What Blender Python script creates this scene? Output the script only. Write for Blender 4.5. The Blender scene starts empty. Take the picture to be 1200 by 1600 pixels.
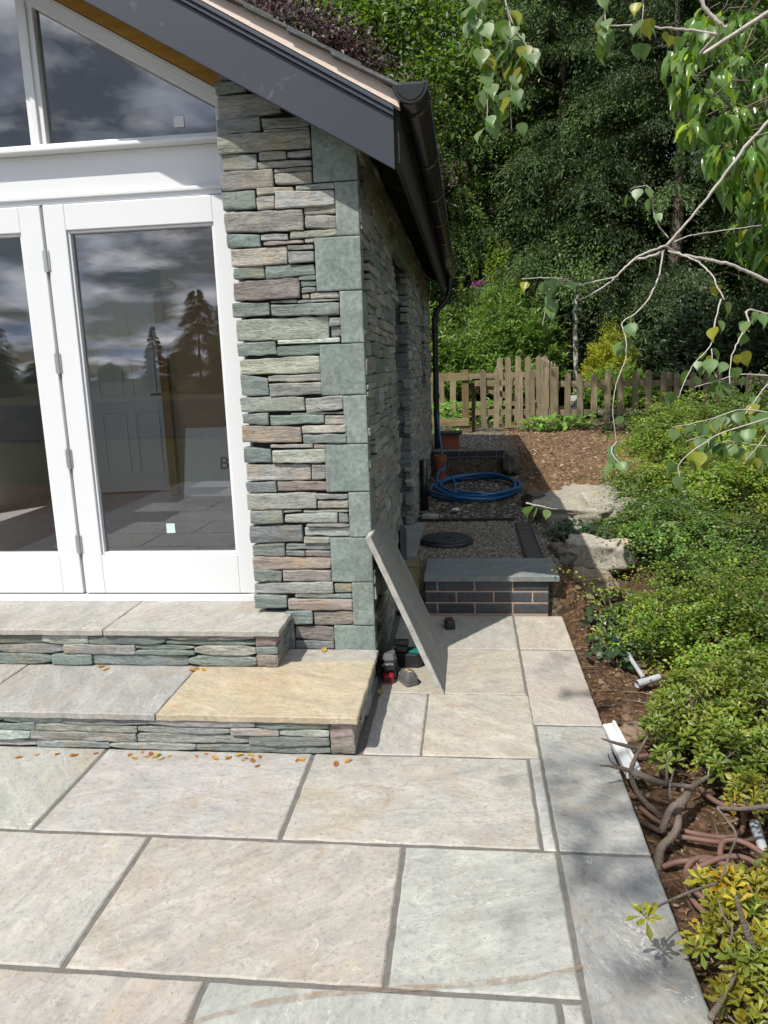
import bpy, math, random
import numpy as np
from mathutils import Matrix, Vector
rad = math.radians
SC = bpy.context.scene
COL = SC.collection
rng = np.random.default_rng(7)

# ------------------------------------------------------------------ camera
CAM_Z, FPX = 1.58, 1164.84
CM = np.array([[0.9932986, 0.1104366, -0.0340836], [-0.0122281, -0.1928275, -0.9811565], [-0.1149279, 0.9749981, -0.1901848]])
CPOS = np.array([0.0, 0.0, CAM_Z])
cam = bpy.data.objects.new('camera', bpy.data.cameras.new('camera'))
COL.objects.link(cam)
r_, d_, f_ = CM
cam.matrix_world = Matrix(((r_[0], -d_[0], -f_[0], 0), (r_[1], -d_[1], -f_[1], 0), (r_[2], -d_[2], -f_[2], CAM_Z), (0, 0, 0, 1)))
cam.data.sensor_fit = 'VERTICAL'; cam.data.sensor_height = 36.0; cam.data.sensor_width = 27.0
cam.data.lens = FPX / 1600 * 36.0
cam.data.clip_start = 0.05; cam.data.clip_end = 500
SC.camera = cam

# ------------------------------------------------------------------ light
SUN_DIR = np.array([0.40, 0.57, -1.0]); SUN_DIR /= np.linalg.norm(SUN_DIR)
SKY_STRENGTH, SUN_STRENGTH, EXPOSURE = 0.052, 4.7, 0.19
sun = bpy.data.objects.new('sun', bpy.data.lights.new('sun', 'SUN')); COL.objects.link(sun)
sun.data.energy = SUN_STRENGTH; sun.data.angle = rad(0.53); sun.data.color = (1.0, 0.95, 0.87)
sun.rotation_euler = Vector(SUN_DIR).to_track_quat('-Z', 'Y').to_euler(); sun.location = (-4, -6, 10)
W = bpy.data.worlds.new('World'); SC.world = W; W.use_nodes = True
nt = W.node_tree; N = nt.nodes; L = nt.links
bg = N['Background']; bg.inputs['Strength'].default_value = SKY_STRENGTH
sky = N.new('ShaderNodeTexSky'); sky.sky_type = 'NISHITA'; sky.sun_disc = False
sky.sun_elevation = math.asin(-SUN_DIR[2]); sky.sun_rotation = math.atan2(-SUN_DIR[0], -SUN_DIR[1])
tc = N.new('ShaderNodeTexCoord'); sx = N.new('ShaderNodeSeparateXYZ'); L.new(tc.outputs['Generated'], sx.inputs[0])
def wm(op, a, b=None):
    n = N.new('ShaderNodeMath'); n.operation = op
    for i, v in enumerate((a, b)):
        if v is None: continue
        if isinstance(v, (int, float)): n.inputs[i].default_value = v
        else: L.new(v, n.inputs[i])
    return n.outputs[0]
den = wm('ADD', wm('MAXIMUM', sx.outputs[2], 0.0), 0.22)
cx = N.new('ShaderNodeCombineXYZ'); L.new(wm('DIVIDE', sx.outputs[0], den), cx.inputs[0]); L.new(wm('DIVIDE', sx.outputs[1], den), cx.inputs[1])
cn = N.new('ShaderNodeTexNoise'); L.new(cx.outputs[0], cn.inputs['Vector']); cn.inputs['Scale'].default_value = 2.1; cn.inputs['Detail'].default_value = 9; cn.inputs['Roughness'].default_value = 0.60; cn.inputs['Distortion'].default_value = 0.15
cr = N.new('ShaderNodeValToRGB'); L.new(cn.outputs[0], cr.inputs[0]); cr.color_ramp.elements[0].position = 0.44; cr.color_ramp.elements[1].position = 0.59
cn2 = N.new('ShaderNodeTexNoise'); L.new(cx.outputs[0], cn2.inputs['Vector']); cn2.inputs['Scale'].default_value = 3.1; cn2.inputs['Detail'].default_value = 7
cc = N.new('ShaderNodeValToRGB'); L.new(cn2.outputs[0], cc.inputs[0])
cc.color_ramp.elements[0].position = 0.36; cc.color_ramp.elements[0].color = (9.5, 12.5, 19.0, 1)
cc.color_ramp.elements[1].position = 0.66; cc.color_ramp.elements[1].color = (46, 46, 47, 1)
mx = N.new('ShaderNodeMix'); mx.data_type = 'RGBA'
L.new(cr.outputs[0], mx.inputs[0]); L.new(sky.outputs[0], mx.inputs[6]); L.new(cc.outputs[0], mx.inputs[7]); L.new(mx.outputs[2], bg.inputs['Color'])
vs = SC.view_settings; vs.view_transform = 'Standard'; vs.look = 'None'; vs.gamma = 1.0; vs.use_curve_mapping = False; vs.exposure = EXPOSURE
SC.render.engine = 'CYCLES'
SC.cycles.max_bounces = 7; SC.cycles.diffuse_bounces = 3; SC.cycles.glossy_bounces = 3; SC.cycles.transmission_bounces = 3
SC.cycles.transparent_max_bounces = 8; SC.cycles.use_denoising = True; SC.cycles.caustics_reflective = False; SC.cycles.caustics_refractive = False
SC.cycles.sample_clamp_indirect = 6.0

def at(px, py, Y):                       # the point at depth Y seen at a place in the 1200 x 1600 photograph
    d = CM.T @ np.array([(px - 600) / FPX, (py - 800) / FPX, 1.0])
    return CPOS + d * (Y / d[1])
def atz(px, py, z):
    d = CM.T @ np.array([(px - 600) / FPX, (py - 800) / FPX, 1.0])
    return CPOS + d * ((z - CAM_Z) / d[2])

# ------------------------------------------------------------------ helpers
class MB:
    """collects geometry for ONE mesh"""
    def __init__(s): s.v = []; s.f = []; s.t = []; s.n = 0
    def add(s, verts, faces, tint=(1, 1, 1, 0.5)):
        verts = np.asarray(verts, float); s.v.append(verts)
        if isinstance(faces, np.ndarray): faces = (faces + s.n)
        else: faces = [[i + s.n for i in q] for q in faces]
        s.f.append(faces); m = len(faces)
        tint = np.asarray(tint, float)
        if tint.ndim == 1:
            if len(tint) == 3: tint = np.append(tint, rng.random())
            tint = np.tile(tint, (m, 1))
        s.t.append(tint); s.n += len(verts)
        return s
    def box(s, lo, hi, tint=(1, 1, 1, .5)):
        x0, y0, z0 = lo; x1, y1, z1 = hi
        v = [(x0,y0,z0),(x1,y0,z0),(x1,y1,z0),(x0,y1,z0),(x0,y0,z1),(x1,y0,z1),(x1,y1,z1),(x0,y1,z1)]
        return s.add(v, [[0,3,2,1],[4,5,6,7],[0,1,5,4],[1,2,6,5],[2,3,7,6],[3,0,4,7]], tint)
    def obox(s, c, ax, ay, az, tint=(1, 1, 1, .5)):      # centre, three half-axes
        c, ax, ay, az = [np.asarray(q, float) for q in (c, ax, ay, az)]
        v = [c - ax - ay - az, c + ax - ay - az, c + ax + ay - az, c - ax + ay - az, c - ax - ay + az, c + ax - ay + az, c + ax + ay + az, c - ax + ay + az]
        return s.add(v, [[0,3,2,1],[4,5,6,7],[0,1,5,4],[1,2,6,5],[2,3,7,6],[3,0,4,7]], tint)
    def prism(s, poly, off, tint=(1, 1, 1, .5)):         # planar polygon pushed along off
        p = np.asarray(poly, float); n = len(p); v = np.vstack([p, p + np.asarray(off, float)])
        f = [list(range(n))[::-1], list(range(n, 2 * n))] + [[i, (i + 1) % n, n + (i + 1) % n, n + i] for i in range(n)]
        return s.add(v, f, tint)
    def tube(s, pts, radii, k=8, tint=(1, 1, 1, .5), closed=False, caps=True):
        p = np.asarray(pts, float); m = len(p); r = np.broadcast_to(np.asarray(radii, float), (m,))
        t = np.gradient(p, axis=0)
        if closed: t = np.roll(p, -1, 0) - np.roll(p, 1, 0)
        t /= np.linalg.norm(t, axis=1)[:, None] + 1e-9
        a = np.cross(t[0], [0, 0, 1.0]); a = a if np.linalg.norm(a) > 1e-3 else np.array([1.0, 0, 0]); a /= np.linalg.norm(a)
        V = []; an = np.arange(k) * 2 * math.pi / k
        for i in range(m):
            a = a - t[i] * (a @ t[i]); a /= np.linalg.norm(a) + 1e-9; b = np.cross(t[i], a)
            V.append(p[i] + r[i] * (np.cos(an)[:, None] * a + np.sin(an)[:, None] * b))
        F = []
        for i in range(m if closed else m - 1):
            j = (i + 1) % m
            for q in range(k): F.append([i*k + q, i*k + (q+1) % k, j*k + (q+1) % k, j*k + q])
        if caps and not closed: F += [list(range(k))[::-1], [(m-1)*k + q for q in range(k)]]
        return s.add(np.vstack(V), F, tint)
    def lathe(s, c, prof, k=32, tint=(1, 1, 1, .5)):     # profile [(r, z)] about a vertical axis
        c = np.asarray(c, float); an = np.arange(k) * 2 * math.pi / k; m = len(prof)
        v = [(c[0] + r * math.cos(q), c[1] + r * math.sin(q), c[2] + z) for r, z in prof for q in an]
        f = [[i*k + q, i*k + (q+1) % k, (i+1)*k + (q+1) % k, (i+1)*k + q] for i in range(m-1) for q in range(k)]
        f += [list(range(k))[::-1], [(m-1)*k + q for q in range(k)]]
        return s.add(v, f, tint)
    def patch(s, o, u, v, n, a, b, depth, nu, nv, tint, amp=.002, rnd=.004, jit=.003, corner=0.0, bed=False, lens=0.0, back=False, eb=.0055, stint=None):
        """one hewn stone or slab: a face a x b spanned by u, v at o, bulged along n, with ragged outline and sides"""
        u, v, n, o = [np.asarray(q, float) for q in (u, v, n, o)]
        e0 = min(eb, a * .12) / a; e1 = min(eb, b * .14) / b
        S = np.concatenate([[0], np.linspace(e0, 1 - e0, nu), [1]]); T = np.concatenate([[0], np.linspace(e1, 1 - e1, nv), [1]])
        X, Z = np.meshgrid(S * a, T * b)
        def nz(x, fr, m=4):
            q = np.zeros_like(x)
            for _ in range(m): q += np.sin(x * fr * rng.uniform(.5, 2.2) + rng.uniform(0, 6.28)) / m
            return q
        # outline wobble, spread inwards
        wu, wv = S[None, :], T[:, None]
        X = X + jit * ((1 - wu) * nz(T * b, 40)[:, None] - wu * nz(T * b, 40)[:, None])
        Z = Z + jit * ((1 - wv) * nz(S * a, 30)[None, :] - wv * nz(S * a, 30)[None, :])
        if bed: Z = Z + (rng.normal(0, .05) * b * (2 * wu - 1) * (1 - wv) + rng.normal(0, .05) * b * (2 * wu - 1) * wv)
        if corner > 0:
            cu = np.abs(2 * T - 1) ** 5; cv = np.abs(2 * S - 1) ** (8 if lens == 0 else 4)
            X = X + corner * rng.uniform(.3, 1.3, 1) * cu[:, None] * (1 - 2 * wu)
            Z = Z + min(corner * .7, b * .22) * cv[None, :] * (1 - 2 * wv)
        if lens > 0:
            lv = np.clip((np.abs(2 * S - 1) - .55) / .45, 0, 1) ** 1.5
            Z = Z + lens * b * lv[None, :] * (1 - 2 * wv)
        h = np.zeros_like(X)
        for _ in range(5):
            an = rng.uniform(0, 6.28); fr = rng.uniform(8, 60)
            fx, fy = fr * math.cos(an), fr * math.sin(an)
            if bed: fx, fy = fx * .5, fy * 2.2
            h += np.sin(X * fx + Z * fy + rng.uniform(0, 6.28)) / 3.5
        h *= amp
        edge = np.minimum(np.minimum(wu / e0, (1 - wu) / e0), np.minimum(wv / e1, (1 - wv) / e1)); edge = np.clip(edge, 0, 1)
        h = h - rnd * (1 - edge)
        P = o + X[..., None] * u + Z[..., None] * v + h[..., None] * n
        R, C = X.shape
        idx = np.arange(R * C).reshape(R, C)
        q = np.stack([idx[:-1, :-1], idx[:-1, 1:], idx[1:, 1:], idx[1:, :-1]], -1).reshape(-1, 4).tolist()
        ring = list(idx[0, :]) + list(idx[1:, -1]) + list(idx[-1, -2::-1]) + list(idx[-2:0:-1, 0])
        V = P.reshape(-1, 3); B = V[ring] - n * depth
        k = len(ring); base = R * C
        q += [[int(ring[(i + 1) % k]), int(ring[i]), base + i, base + (i + 1) % k] for i in range(k)]
        if back: q.append([base + i for i in range(k)][::-1])
        if np.dot(np.cross(u, v), n) < 0: q = [w[::-1] for w in q]
        if stint is not None:
            tt = np.tile(np.append(np.asarray(tint, float)[:3], .5), (len(q), 1)); nf = (R - 1) * (C - 1); tt[nf:nf + k, :3] = stint; tint = tt
        return s.add(np.vstack([V, B]), q, tint)
    def build(s, name, mat, parent=None, smooth=False, bevel=0.0, loc=None):
        V = np.vstack(s.v); me = bpy.data.meshes.new(name)
        if all(isinstance(f, np.ndarray) for f in s.f):
            F = np.vstack(s.f); m, k = F.shape
            me.vertices.add(len(V)); me.vertices.foreach_set('co', V.astype(np.float32).ravel())
            me.loops.add(m * k); me.loops.foreach_set('vertex_index', F.astype(np.int32).ravel())
            me.polygons.add(m); me.polygons.foreach_set('loop_start', np.arange(0, m * k, k, dtype=np.int32))
            me.update(calc_edges=True)
        else:
            F = [list(map(int, q)) for f in s.f for q in f]
            me.from_pydata(V.tolist(), [], F)
        T = np.vstack(s.t)
        at_ = me.attributes.new('tint', 'FLOAT_COLOR', 'FACE'); at_.data.foreach_set('color', T.astype(np.float32).ravel())
        me.polygons.foreach_set('use_smooth', np.full(len(me.polygons), bool(smooth)))
        me.materials.append(mat)
        o = bpy.data.objects.new(name, me); COL.objects.link(o)
        if parent is not None:
            o.parent = parent; o.matrix_parent_inverse = parent.matrix_world.inverted()
        if bevel:
            md = o.modifiers.new('bevel', 'BEVEL'); md.width = bevel; md.segments = 2; md.limit_method = 'ANGLE'; md.angle_limit = rad(35)
        return o

def tag(o, label, cat, group=None, kind=None):
    o['label'] = label; o['category'] = cat
    if group: o['group'] = group
    if kind: o['kind'] = kind
    return o
def thing(name, label, cat, loc=(0, 0, 0), group=None):
    o = bpy.data.objects.new(name, None); COL.objects.link(o); o.location = loc; o.empty_display_size = .1
    bpy.context.view_layer.update()
    return tag(o, label, cat, group)
def struct(o): o['kind'] = 'structure'; return o

# ------------------------------------------------------------------ materials
class NT:
    def __init__(s, name):
        s.m = bpy.data.materials.new(name); s.m.use_nodes = True; s.t = s.m.node_tree; s.N = s.t.nodes; s.L = s.t.links
        s.p = s.N['Principled BSDF']; s.out = s.N['Material Output']
    def set(s, inp, v):
        if isinstance(v, (int, float)): inp.default_value = v
        elif isinstance(v, (tuple, list)): inp.default_value = tuple(v) + ((1,) if len(v) == 3 and inp.type == 'RGBA' else ())
        else: s.L.new(v, inp)
    def math(s, op, a, b=0.0, clamp=False):
        n = s.N.new('ShaderNodeMath'); n.operation = op; n.use_clamp = clamp; s.set(n.inputs[0], a); s.set(n.inputs[1], b); return n.outputs[0]
    def mix(s, f, a, b, mode='MIX'):
        n = s.N.new('ShaderNodeMix'); n.data_type = 'RGBA'; n.blend_type = mode; s.set(n.inputs[0], f); s.set(n.inputs[6], a); s.set(n.inputs[7], b); return n.outputs[2]
    def coord(s, scale=(1, 1, 1), rot=(0, 0, 0), kind='Object', shift=None):
        c = s.N.new('ShaderNodeTexCoord'); mp = s.N.new('ShaderNodeMapping'); s.L.new(c.outputs[kind], mp.inputs[0])
        mp.inputs['Scale'].default_value = scale; mp.inputs['Rotation'].default_value = rot
        if shift is not None:
            x = s.N.new('ShaderNodeVectorMath'); x.operation = 'ADD'; s.L.new(mp.outputs[0], x.inputs[0])
            cb = s.N.new('ShaderNodeCombineXYZ')
            for i, k in enumerate((37.0, 91.0, 53.0)): s.L.new(s.math('MULTIPLY', shift, k), cb.inputs[i])
            s.L.new(cb.outputs[0], x.inputs[1]); return x.outputs[0]
        return mp.outputs[0]
    def noise(s, vec, scale, detail=4, rough=.55, dist=0.0):
        n = s.N.new('ShaderNodeTexNoise'); s.L.new(vec, n.inputs['Vector']); n.inputs['Scale'].default_value = scale; n.inputs['Detail'].default_value = detail
        n.inputs['Roughness'].default_value = rough; n.inputs['Distortion'].default_value = dist; return n.outputs[0]
    def voro(s, vec, scale, feat='F1'):
        n = s.N.new('ShaderNodeTexVoronoi'); n.feature = feat; s.L.new(vec, n.inputs['Vector']); n.inputs['Scale'].default_value = scale; return n
    def ramp(s, v, a, b, ca=(0, 0, 0), cb=(1, 1, 1)):
        n = s.N.new('ShaderNodeValToRGB'); s.L.new(v, n.inputs[0]); e = n.color_ramp.elements
        e[0].position = a; e[1].position = b; e[0].color = tuple(ca) + (1,); e[1].color = tuple(cb) + (1,); return n.outputs[0]
    def tint(s):
        n = s.N.new('ShaderNodeAttribute'); n.attribute_name = 'tint'; return n.outputs['Color'], n.outputs['Alpha']
    def bump(s, h, strength=.3, dist=.01, normal=None):
        n = s.N.new('ShaderNodeBump'); s.set(n.inputs['Height'], h); n.inputs['Strength'].default_value = strength; n.inputs['Distance'].default_value = dist
        if normal is not None: s.L.new(normal, n.inputs['Normal'])
        return n.outputs[0]
    def fin(s, color=None, rough=.7, normal=None, metal=0.0, spec=None):
        if color is not None: s.set(s.p.inputs['Base Color'], color)
        s.set(s.p.inputs['Roughness'], rough); s.p.inputs['Metallic'].default_value = metal
        if normal is not None: s.L.new(normal, s.p.inputs['Normal'])
        if spec is not None: s.p.inputs['Specular IOR Level'].default_value = spec
        return s.m

def plain(name, col, rough=.6, var=.12, scale=9.0, bump=.08, metal=0.0, spec=None, bd=.004):
    t = NT(name); c = t.coord(); n = t.noise(c, scale, 5); n2 = t.noise(c, scale * 7, 3)
    k = t.math('ADD', t.math('MULTIPLY', n, var * 2), 1 - var)
    col_ = t.mix(1.0, col, t.ramp(t.math('MULTIPLY', k, .5), 0, 1, (0, 0, 0), (2, 2, 2)), 'MULTIPLY')
    return t.fin(col_, t.math('ADD', t.math('MULTIPLY', n2, .25), rough - .12), t.bump(n2, bump, bd), metal, spec)

def stone_mat(name, bedding=True, bump=.55, speckle=.5, rough=.72, stain=1.0, contrast=1.0):
    t = NT(name); tc_, al = t.tint()
    c = t.coord((1, 1, 3.2) if bedding else (1, 1, 1), shift=al)
    n1 = t.noise(c, 9, 6, .62, .4); n2 = t.noise(c, 46, 5, .65); n3 = t.noise(c, 160, 3, .6); n4 = t.noise(t.coord(shift=al), 5, 4)
    col = t.mix(1.0, tc_, t.ramp(n1, .22, .78, (.66, .68, .68), (1.3, 1.27, 1.22)), 'MULTIPLY')
    col = t.mix(1.0, col, t.ramp(n2, .3, .7, (.66, .67, .67), (1.3, 1.3, 1.28)), 'MULTIPLY')
    col = t.mix(t.math('MULTIPLY', t.ramp(n4, .56, .72), stain), col, t.mix(1.0, tc_, (1.32, 1.02, .70), 'MULTIPLY'))
    col = t.mix(t.math('MULTIPLY', t.ramp(n3, .60, .72), speckle), col, (.42, .46, .43))
    h = t.math('ADD', t.math('MULTIPLY', n1, .6), t.math('ADD', t.math('MULTIPLY', n2, .5), t.math('MULTIPLY', n3, .22)))
    if bedding:
        lam = t.noise(t.coord((1, 1, 9), shift=al), 13, 6, .68, .7); lr = t.ramp(lam, .30, .46)
        col = t.mix(1.0, col, t.mix(lr, (.64, .65, .65), (1.05, 1.05, 1.05)), 'MULTIPLY'); h = t.math('ADD', h, t.math('MULTIPLY', lr, .35))
    return t.fin(col, rough, t.bump(h, bump, .012), spec=.35)

def slab_mat(name):
    t = NT(name); tc_, al = t.tint()
    vr = t.N.new('ShaderNodeVectorRotate'); vr.rotation_type = 'Z_AXIS'; t.L.new(t.coord(shift=al), vr.inputs['Vector']); t.L.new(t.math('MULTIPLY', al, 19.0), vr.inputs['Angle']); c = vr.outputs[0]
    sc_ = t.N.new('ShaderNodeMapping'); sc_.inputs['Scale'].default_value = (.8, 1.75, 1); t.L.new(c, sc_.inputs[0]); cs = sc_.outputs[0]
    big = t.noise(c, 2.3, 5, .6, .5); riv = t.noise(cs, 4.2, 8, .64, 1.3); fine = t.noise(c, 55, 5, .65); speck = t.noise(c, 130, 2, .5)
    col = t.mix(1.0, tc_, t.ramp(riv, .3, .7, (.79, .80, .81), (1.18, 1.175, 1.16)), 'MULTIPLY')
    col = t.mix(t.math('MULTIPLY', t.ramp(t.noise(c, 3.6, 8, .72, .6), .50, .64), .62), col, t.mix(1.0, tc_, (.98, .86, .72), 'MULTIPLY'))
    rust = t.math('MULTIPLY', t.ramp(t.noise(c, 5.2, 8, .78, .5), .57, .68), t.ramp(big, .42, .6))
    col = t.mix(t.math('MULTIPLY', rust, .75), col, t.mix(1.0, tc_, (.74, .56, .44), 'MULTIPLY'))
    w = t.math('ABSOLUTE', t.math('SUBTRACT', t.math('FRACT', t.math('MULTIPLY', t.noise(cs, 3.1, 5, .6, .8), 7.0)), .5))
    line = t.math('MULTIPLY', t.ramp(w, .0, .045, (1, 1, 1), (0, 0, 0)), t.ramp(t.noise(c, 3.3, 3), .44, .58))
    col = t.mix(t.math('MULTIPLY', line, .6), col, (.60, .59, .55))
    col = t.mix(t.math('MULTIPLY', t.ramp(fine, .52, .66), .6), col, t.mix(1.0, tc_, (.62, .62, .62), 'MULTIPLY'))
    col = t.mix(t.math('MULTIPLY', t.ramp(speck, .68, .73), .7), col, (.10, .095, .085))
    blot = t.noise(cs, 11, 7, .72, 1.4); col = t.mix(1.0, col, t.ramp(blot, .3, .7, (.84, .85, .855), (1.13, 1.12, 1.10)), 'MULTIPLY')
    h = t.math('ADD', t.math('MULTIPLY', riv, 1.0), t.math('ADD', t.math('MULTIPLY', fine, .22), t.math('MULTIPLY', blot, .3)))
    return t.fin(col, t.math('ADD', t.math('MULTIPLY', fine, .2), .55), t.bump(h, .75, .010), spec=.3)

def leaf_mat(name, col, trans=.35, rough=.42, spec=.5, vein=False):
    t = NT(name); tc_, al = t.tint()
    c = t.mix(1.0, col, tc_, 'MULTIPLY')
    t.fin(c, rough, spec=spec)
    tr = t.N.new('ShaderNodeBsdfTranslucent'); t.set(tr.inputs['Color'], t.mix(1.0, c, (1.5, 1.65, .55), 'MULTIPLY'))
    ms = t.N.new('ShaderNodeMixShader'); ms.inputs[0].default_value = trans
    t.L.new(t.p.outputs[0], ms.inputs[1]); t.L.new(tr.outputs[0], ms.inputs[2]); t.L.new(ms.outputs[0], t.out.inputs['Surface'])
    return t.m

def glass_mat(name):
    t = NT(name); t.N.remove(t.p)
    tr = t.N.new('ShaderNodeBsdfTransparent'); tr.inputs[0].default_value = (.95, .96, .95, 1)
    gl = t.N.new('ShaderNodeBsdfGlossy'); gl.inputs['Roughness'].default_value = 0.0; gl.inputs[0].default_value = (.95, .97, 1, 1)
    fr = t.N.new('ShaderNodeFresnel'); fr.inputs[0].default_value = 1.5
    cw = t.coord((1, 1, 1)); wob = t.bump(t.noise(cw, .9, 1), .02, .02); t.L.new(wob, gl.inputs['Normal'])
    f = t.math('MULTIPLY', fr.outputs[0], 3.8, True)
    ms = t.N.new('ShaderNodeMixShader'); t.L.new(f, ms.inputs[0]); t.L.new(tr.outputs[0], ms.inputs[1]); t.L.new(gl.outputs[0], ms.inputs[2])
    t.L.new(ms.outputs[0], t.out.inputs['Surface']); return t.m

def wood_mat(name, a, b, axis=2, rough=.75, moss=0.0):
    t = NT(name); tc_, al = t.tint(); sc = [14, 14, 14]; sc[axis] = .9
    c = t.coord(tuple(sc), shift=al); g = t.noise(c, 2.4, 6, .65, .6); f = t.noise(c, 11, 4)
    col = t.mix(t.ramp(g, .3, .7), a, b); col = t.mix(1.0, col, tc_, 'MULTIPLY')
    if moss: col = t.mix(t.math('MULTIPLY', t.ramp(t.noise(t.coord(shift=al), 5, 5), .5, .68), moss), col, (.07, .10, .03))
    return t.fin(col, rough, t.bump(t.math('ADD', g, t.math('MULTIPLY', f, .5)), .4, .006), spec=.25)

M = {}
M['stone'] = stone_mat('slate_walling', True, .8, .45, .72, .7)
M['quoin'] = stone_mat('sawn_green_slate', False, .4, .55, .66, 0.0)
M['backing'] = plain('dark_wall_backing', (.03, .031, .03), .9)
M['slab'] = slab_mat('riven_sandstone')
M['joint'] = plain('grey_joint_mortar', (.142, .134, .120), .95, .5, 34, .9)
M['white'] = plain('white_painted_timber', (.70, .715, .73), .38, .02, 5, .03)
M['glass'] = glass_mat('double_glazing')
def fascia_mat():
    t = NT('blue_grey_fascia'); c = t.coord(); n = t.noise(c, 3, 4); s = t.noise(t.coord((1, 1, 1), (0, .5, 0)), 4, 8, .75, 1.5)
    col = t.mix(n, (.034, .039, .051), (.046, .052, .065)); col = t.mix(t.math('MULTIPLY', t.ramp(s, .61, .72), .4), col, (.28, .28, .30))
    return t.fin(col, .42, t.bump(s, .05, .003), spec=.4)
M['fascia'] = fascia_mat()
M['trim'] = plain('dark_trim', (.055, .062, .080), .4, .1)
M['black'] = plain('black_gutter_plastic', (.012, .012, .013), .28, .15, 6, .05, spec=.5)
M['verge'] = plain('pinkish_verge_mortar', (.60, .50, .43), .92, .16, 14, .5)
M['slate'] = stone_mat('roof_slate', False, .35, .2, .6)
M['osb'] = wood_mat('yellow_lining_board', (.30, .165, .035), (.42, .25, .06), 0)
M['timber'] = wood_mat('brown_soffit_timber', (.16, .085, .026), (.24, .13, .045), 0)
M['darkwood'] = plain('dark_eaves_timber', (.020, .018, .016), .8)
M['fence'] = wood_mat('weathered_fence_wood', (.15, .125, .082), (.33, .275, .19), 2, .85, .45)
M['fencerail'] = wood_mat('weathered_rail_wood', (.15, .125, .082), (.33, .275, .19), 0, .85, .4)
M['brick'] = stone_mat('blue_black_brick', False, .25, .15, .5)
M['pinkmortar'] = plain('pink_brick_mortar', (.40, .29, .215), .95, .2, 30, .4)
M['steel'] = plain('brushed_hinge_steel', (.5, .5, .49), .35, .15, 30, .05, metal=.8)
M['teal'] = plain('pale_sticker', (.55, .70, .66), .5, .03)
M['paper'] = plain('white_sticker', (.85, .87, .88), .5, .03)
M['blue'] = plain('blue_water_pipe', (.012, .105, .265), .35, .1, 6, .05, spec=.5)
M['terra'] = plain('terracotta', (.26, .08, .036), .75, .2, 12, .2)
M['lid'] = plain('dark_green_lid', (.02, .035, .032), .6)
M['dkplastic'] = plain('black_cover_plastic', (.022, .024, .026), .5, .3, 14, .2)
M['bark'] = plain('grey_brown_bark', (.155, .125, .098), .9, .45, 16, .9, bd=.012)
def ground_mat():
    t = NT('ground_cover'); tc_, al = t.tint(); c = t.coord()
    n = t.noise(c, 3, 5); f = t.noise(c, 38, 6, .7); v = t.voro(c, 42).outputs['Color']; vd = t.voro(c, 42).outputs['Distance']
    col = t.mix(1.0, tc_, t.ramp(f, .3, .7, (.55, .55, .55), (1.5, 1.45, 1.4)), 'MULTIPLY')
    sp = t.N.new('ShaderNodeSeparateColor'); t.L.new(v, sp.inputs[0])
    col = t.mix(1.0, col, t.ramp(sp.outputs[0], 0, 1, (.6, .6, .6), (1.5, 1.45, 1.35)), 'MULTIPLY')
    col = t.mix(1.0, col, t.ramp(n, .3, .7, (.75, .75, .75), (1.2, 1.2, 1.2)), 'MULTIPLY')
    h = t.math('ADD', f, t.math('MULTIPLY', vd, -1.2))
    return t.fin(col, .95, t.bump(h, .9, .02), spec=.15)
M['ground'] = ground_mat()
def chip_mat(name):
    t = NT(name); tc_, al = t.tint(); n = t.noise(t.coord(), 60, 4)
    return t.fin(t.mix(1.0, tc_, t.ramp(n, .3, .7, (.7, .7, .7), (1.25, 1.25, 1.25)), 'MULTIPLY'), .85, t.bump(n, .3, .003), spec=.2)
M['chip'] = chip_mat('loose_chippings')
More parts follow.
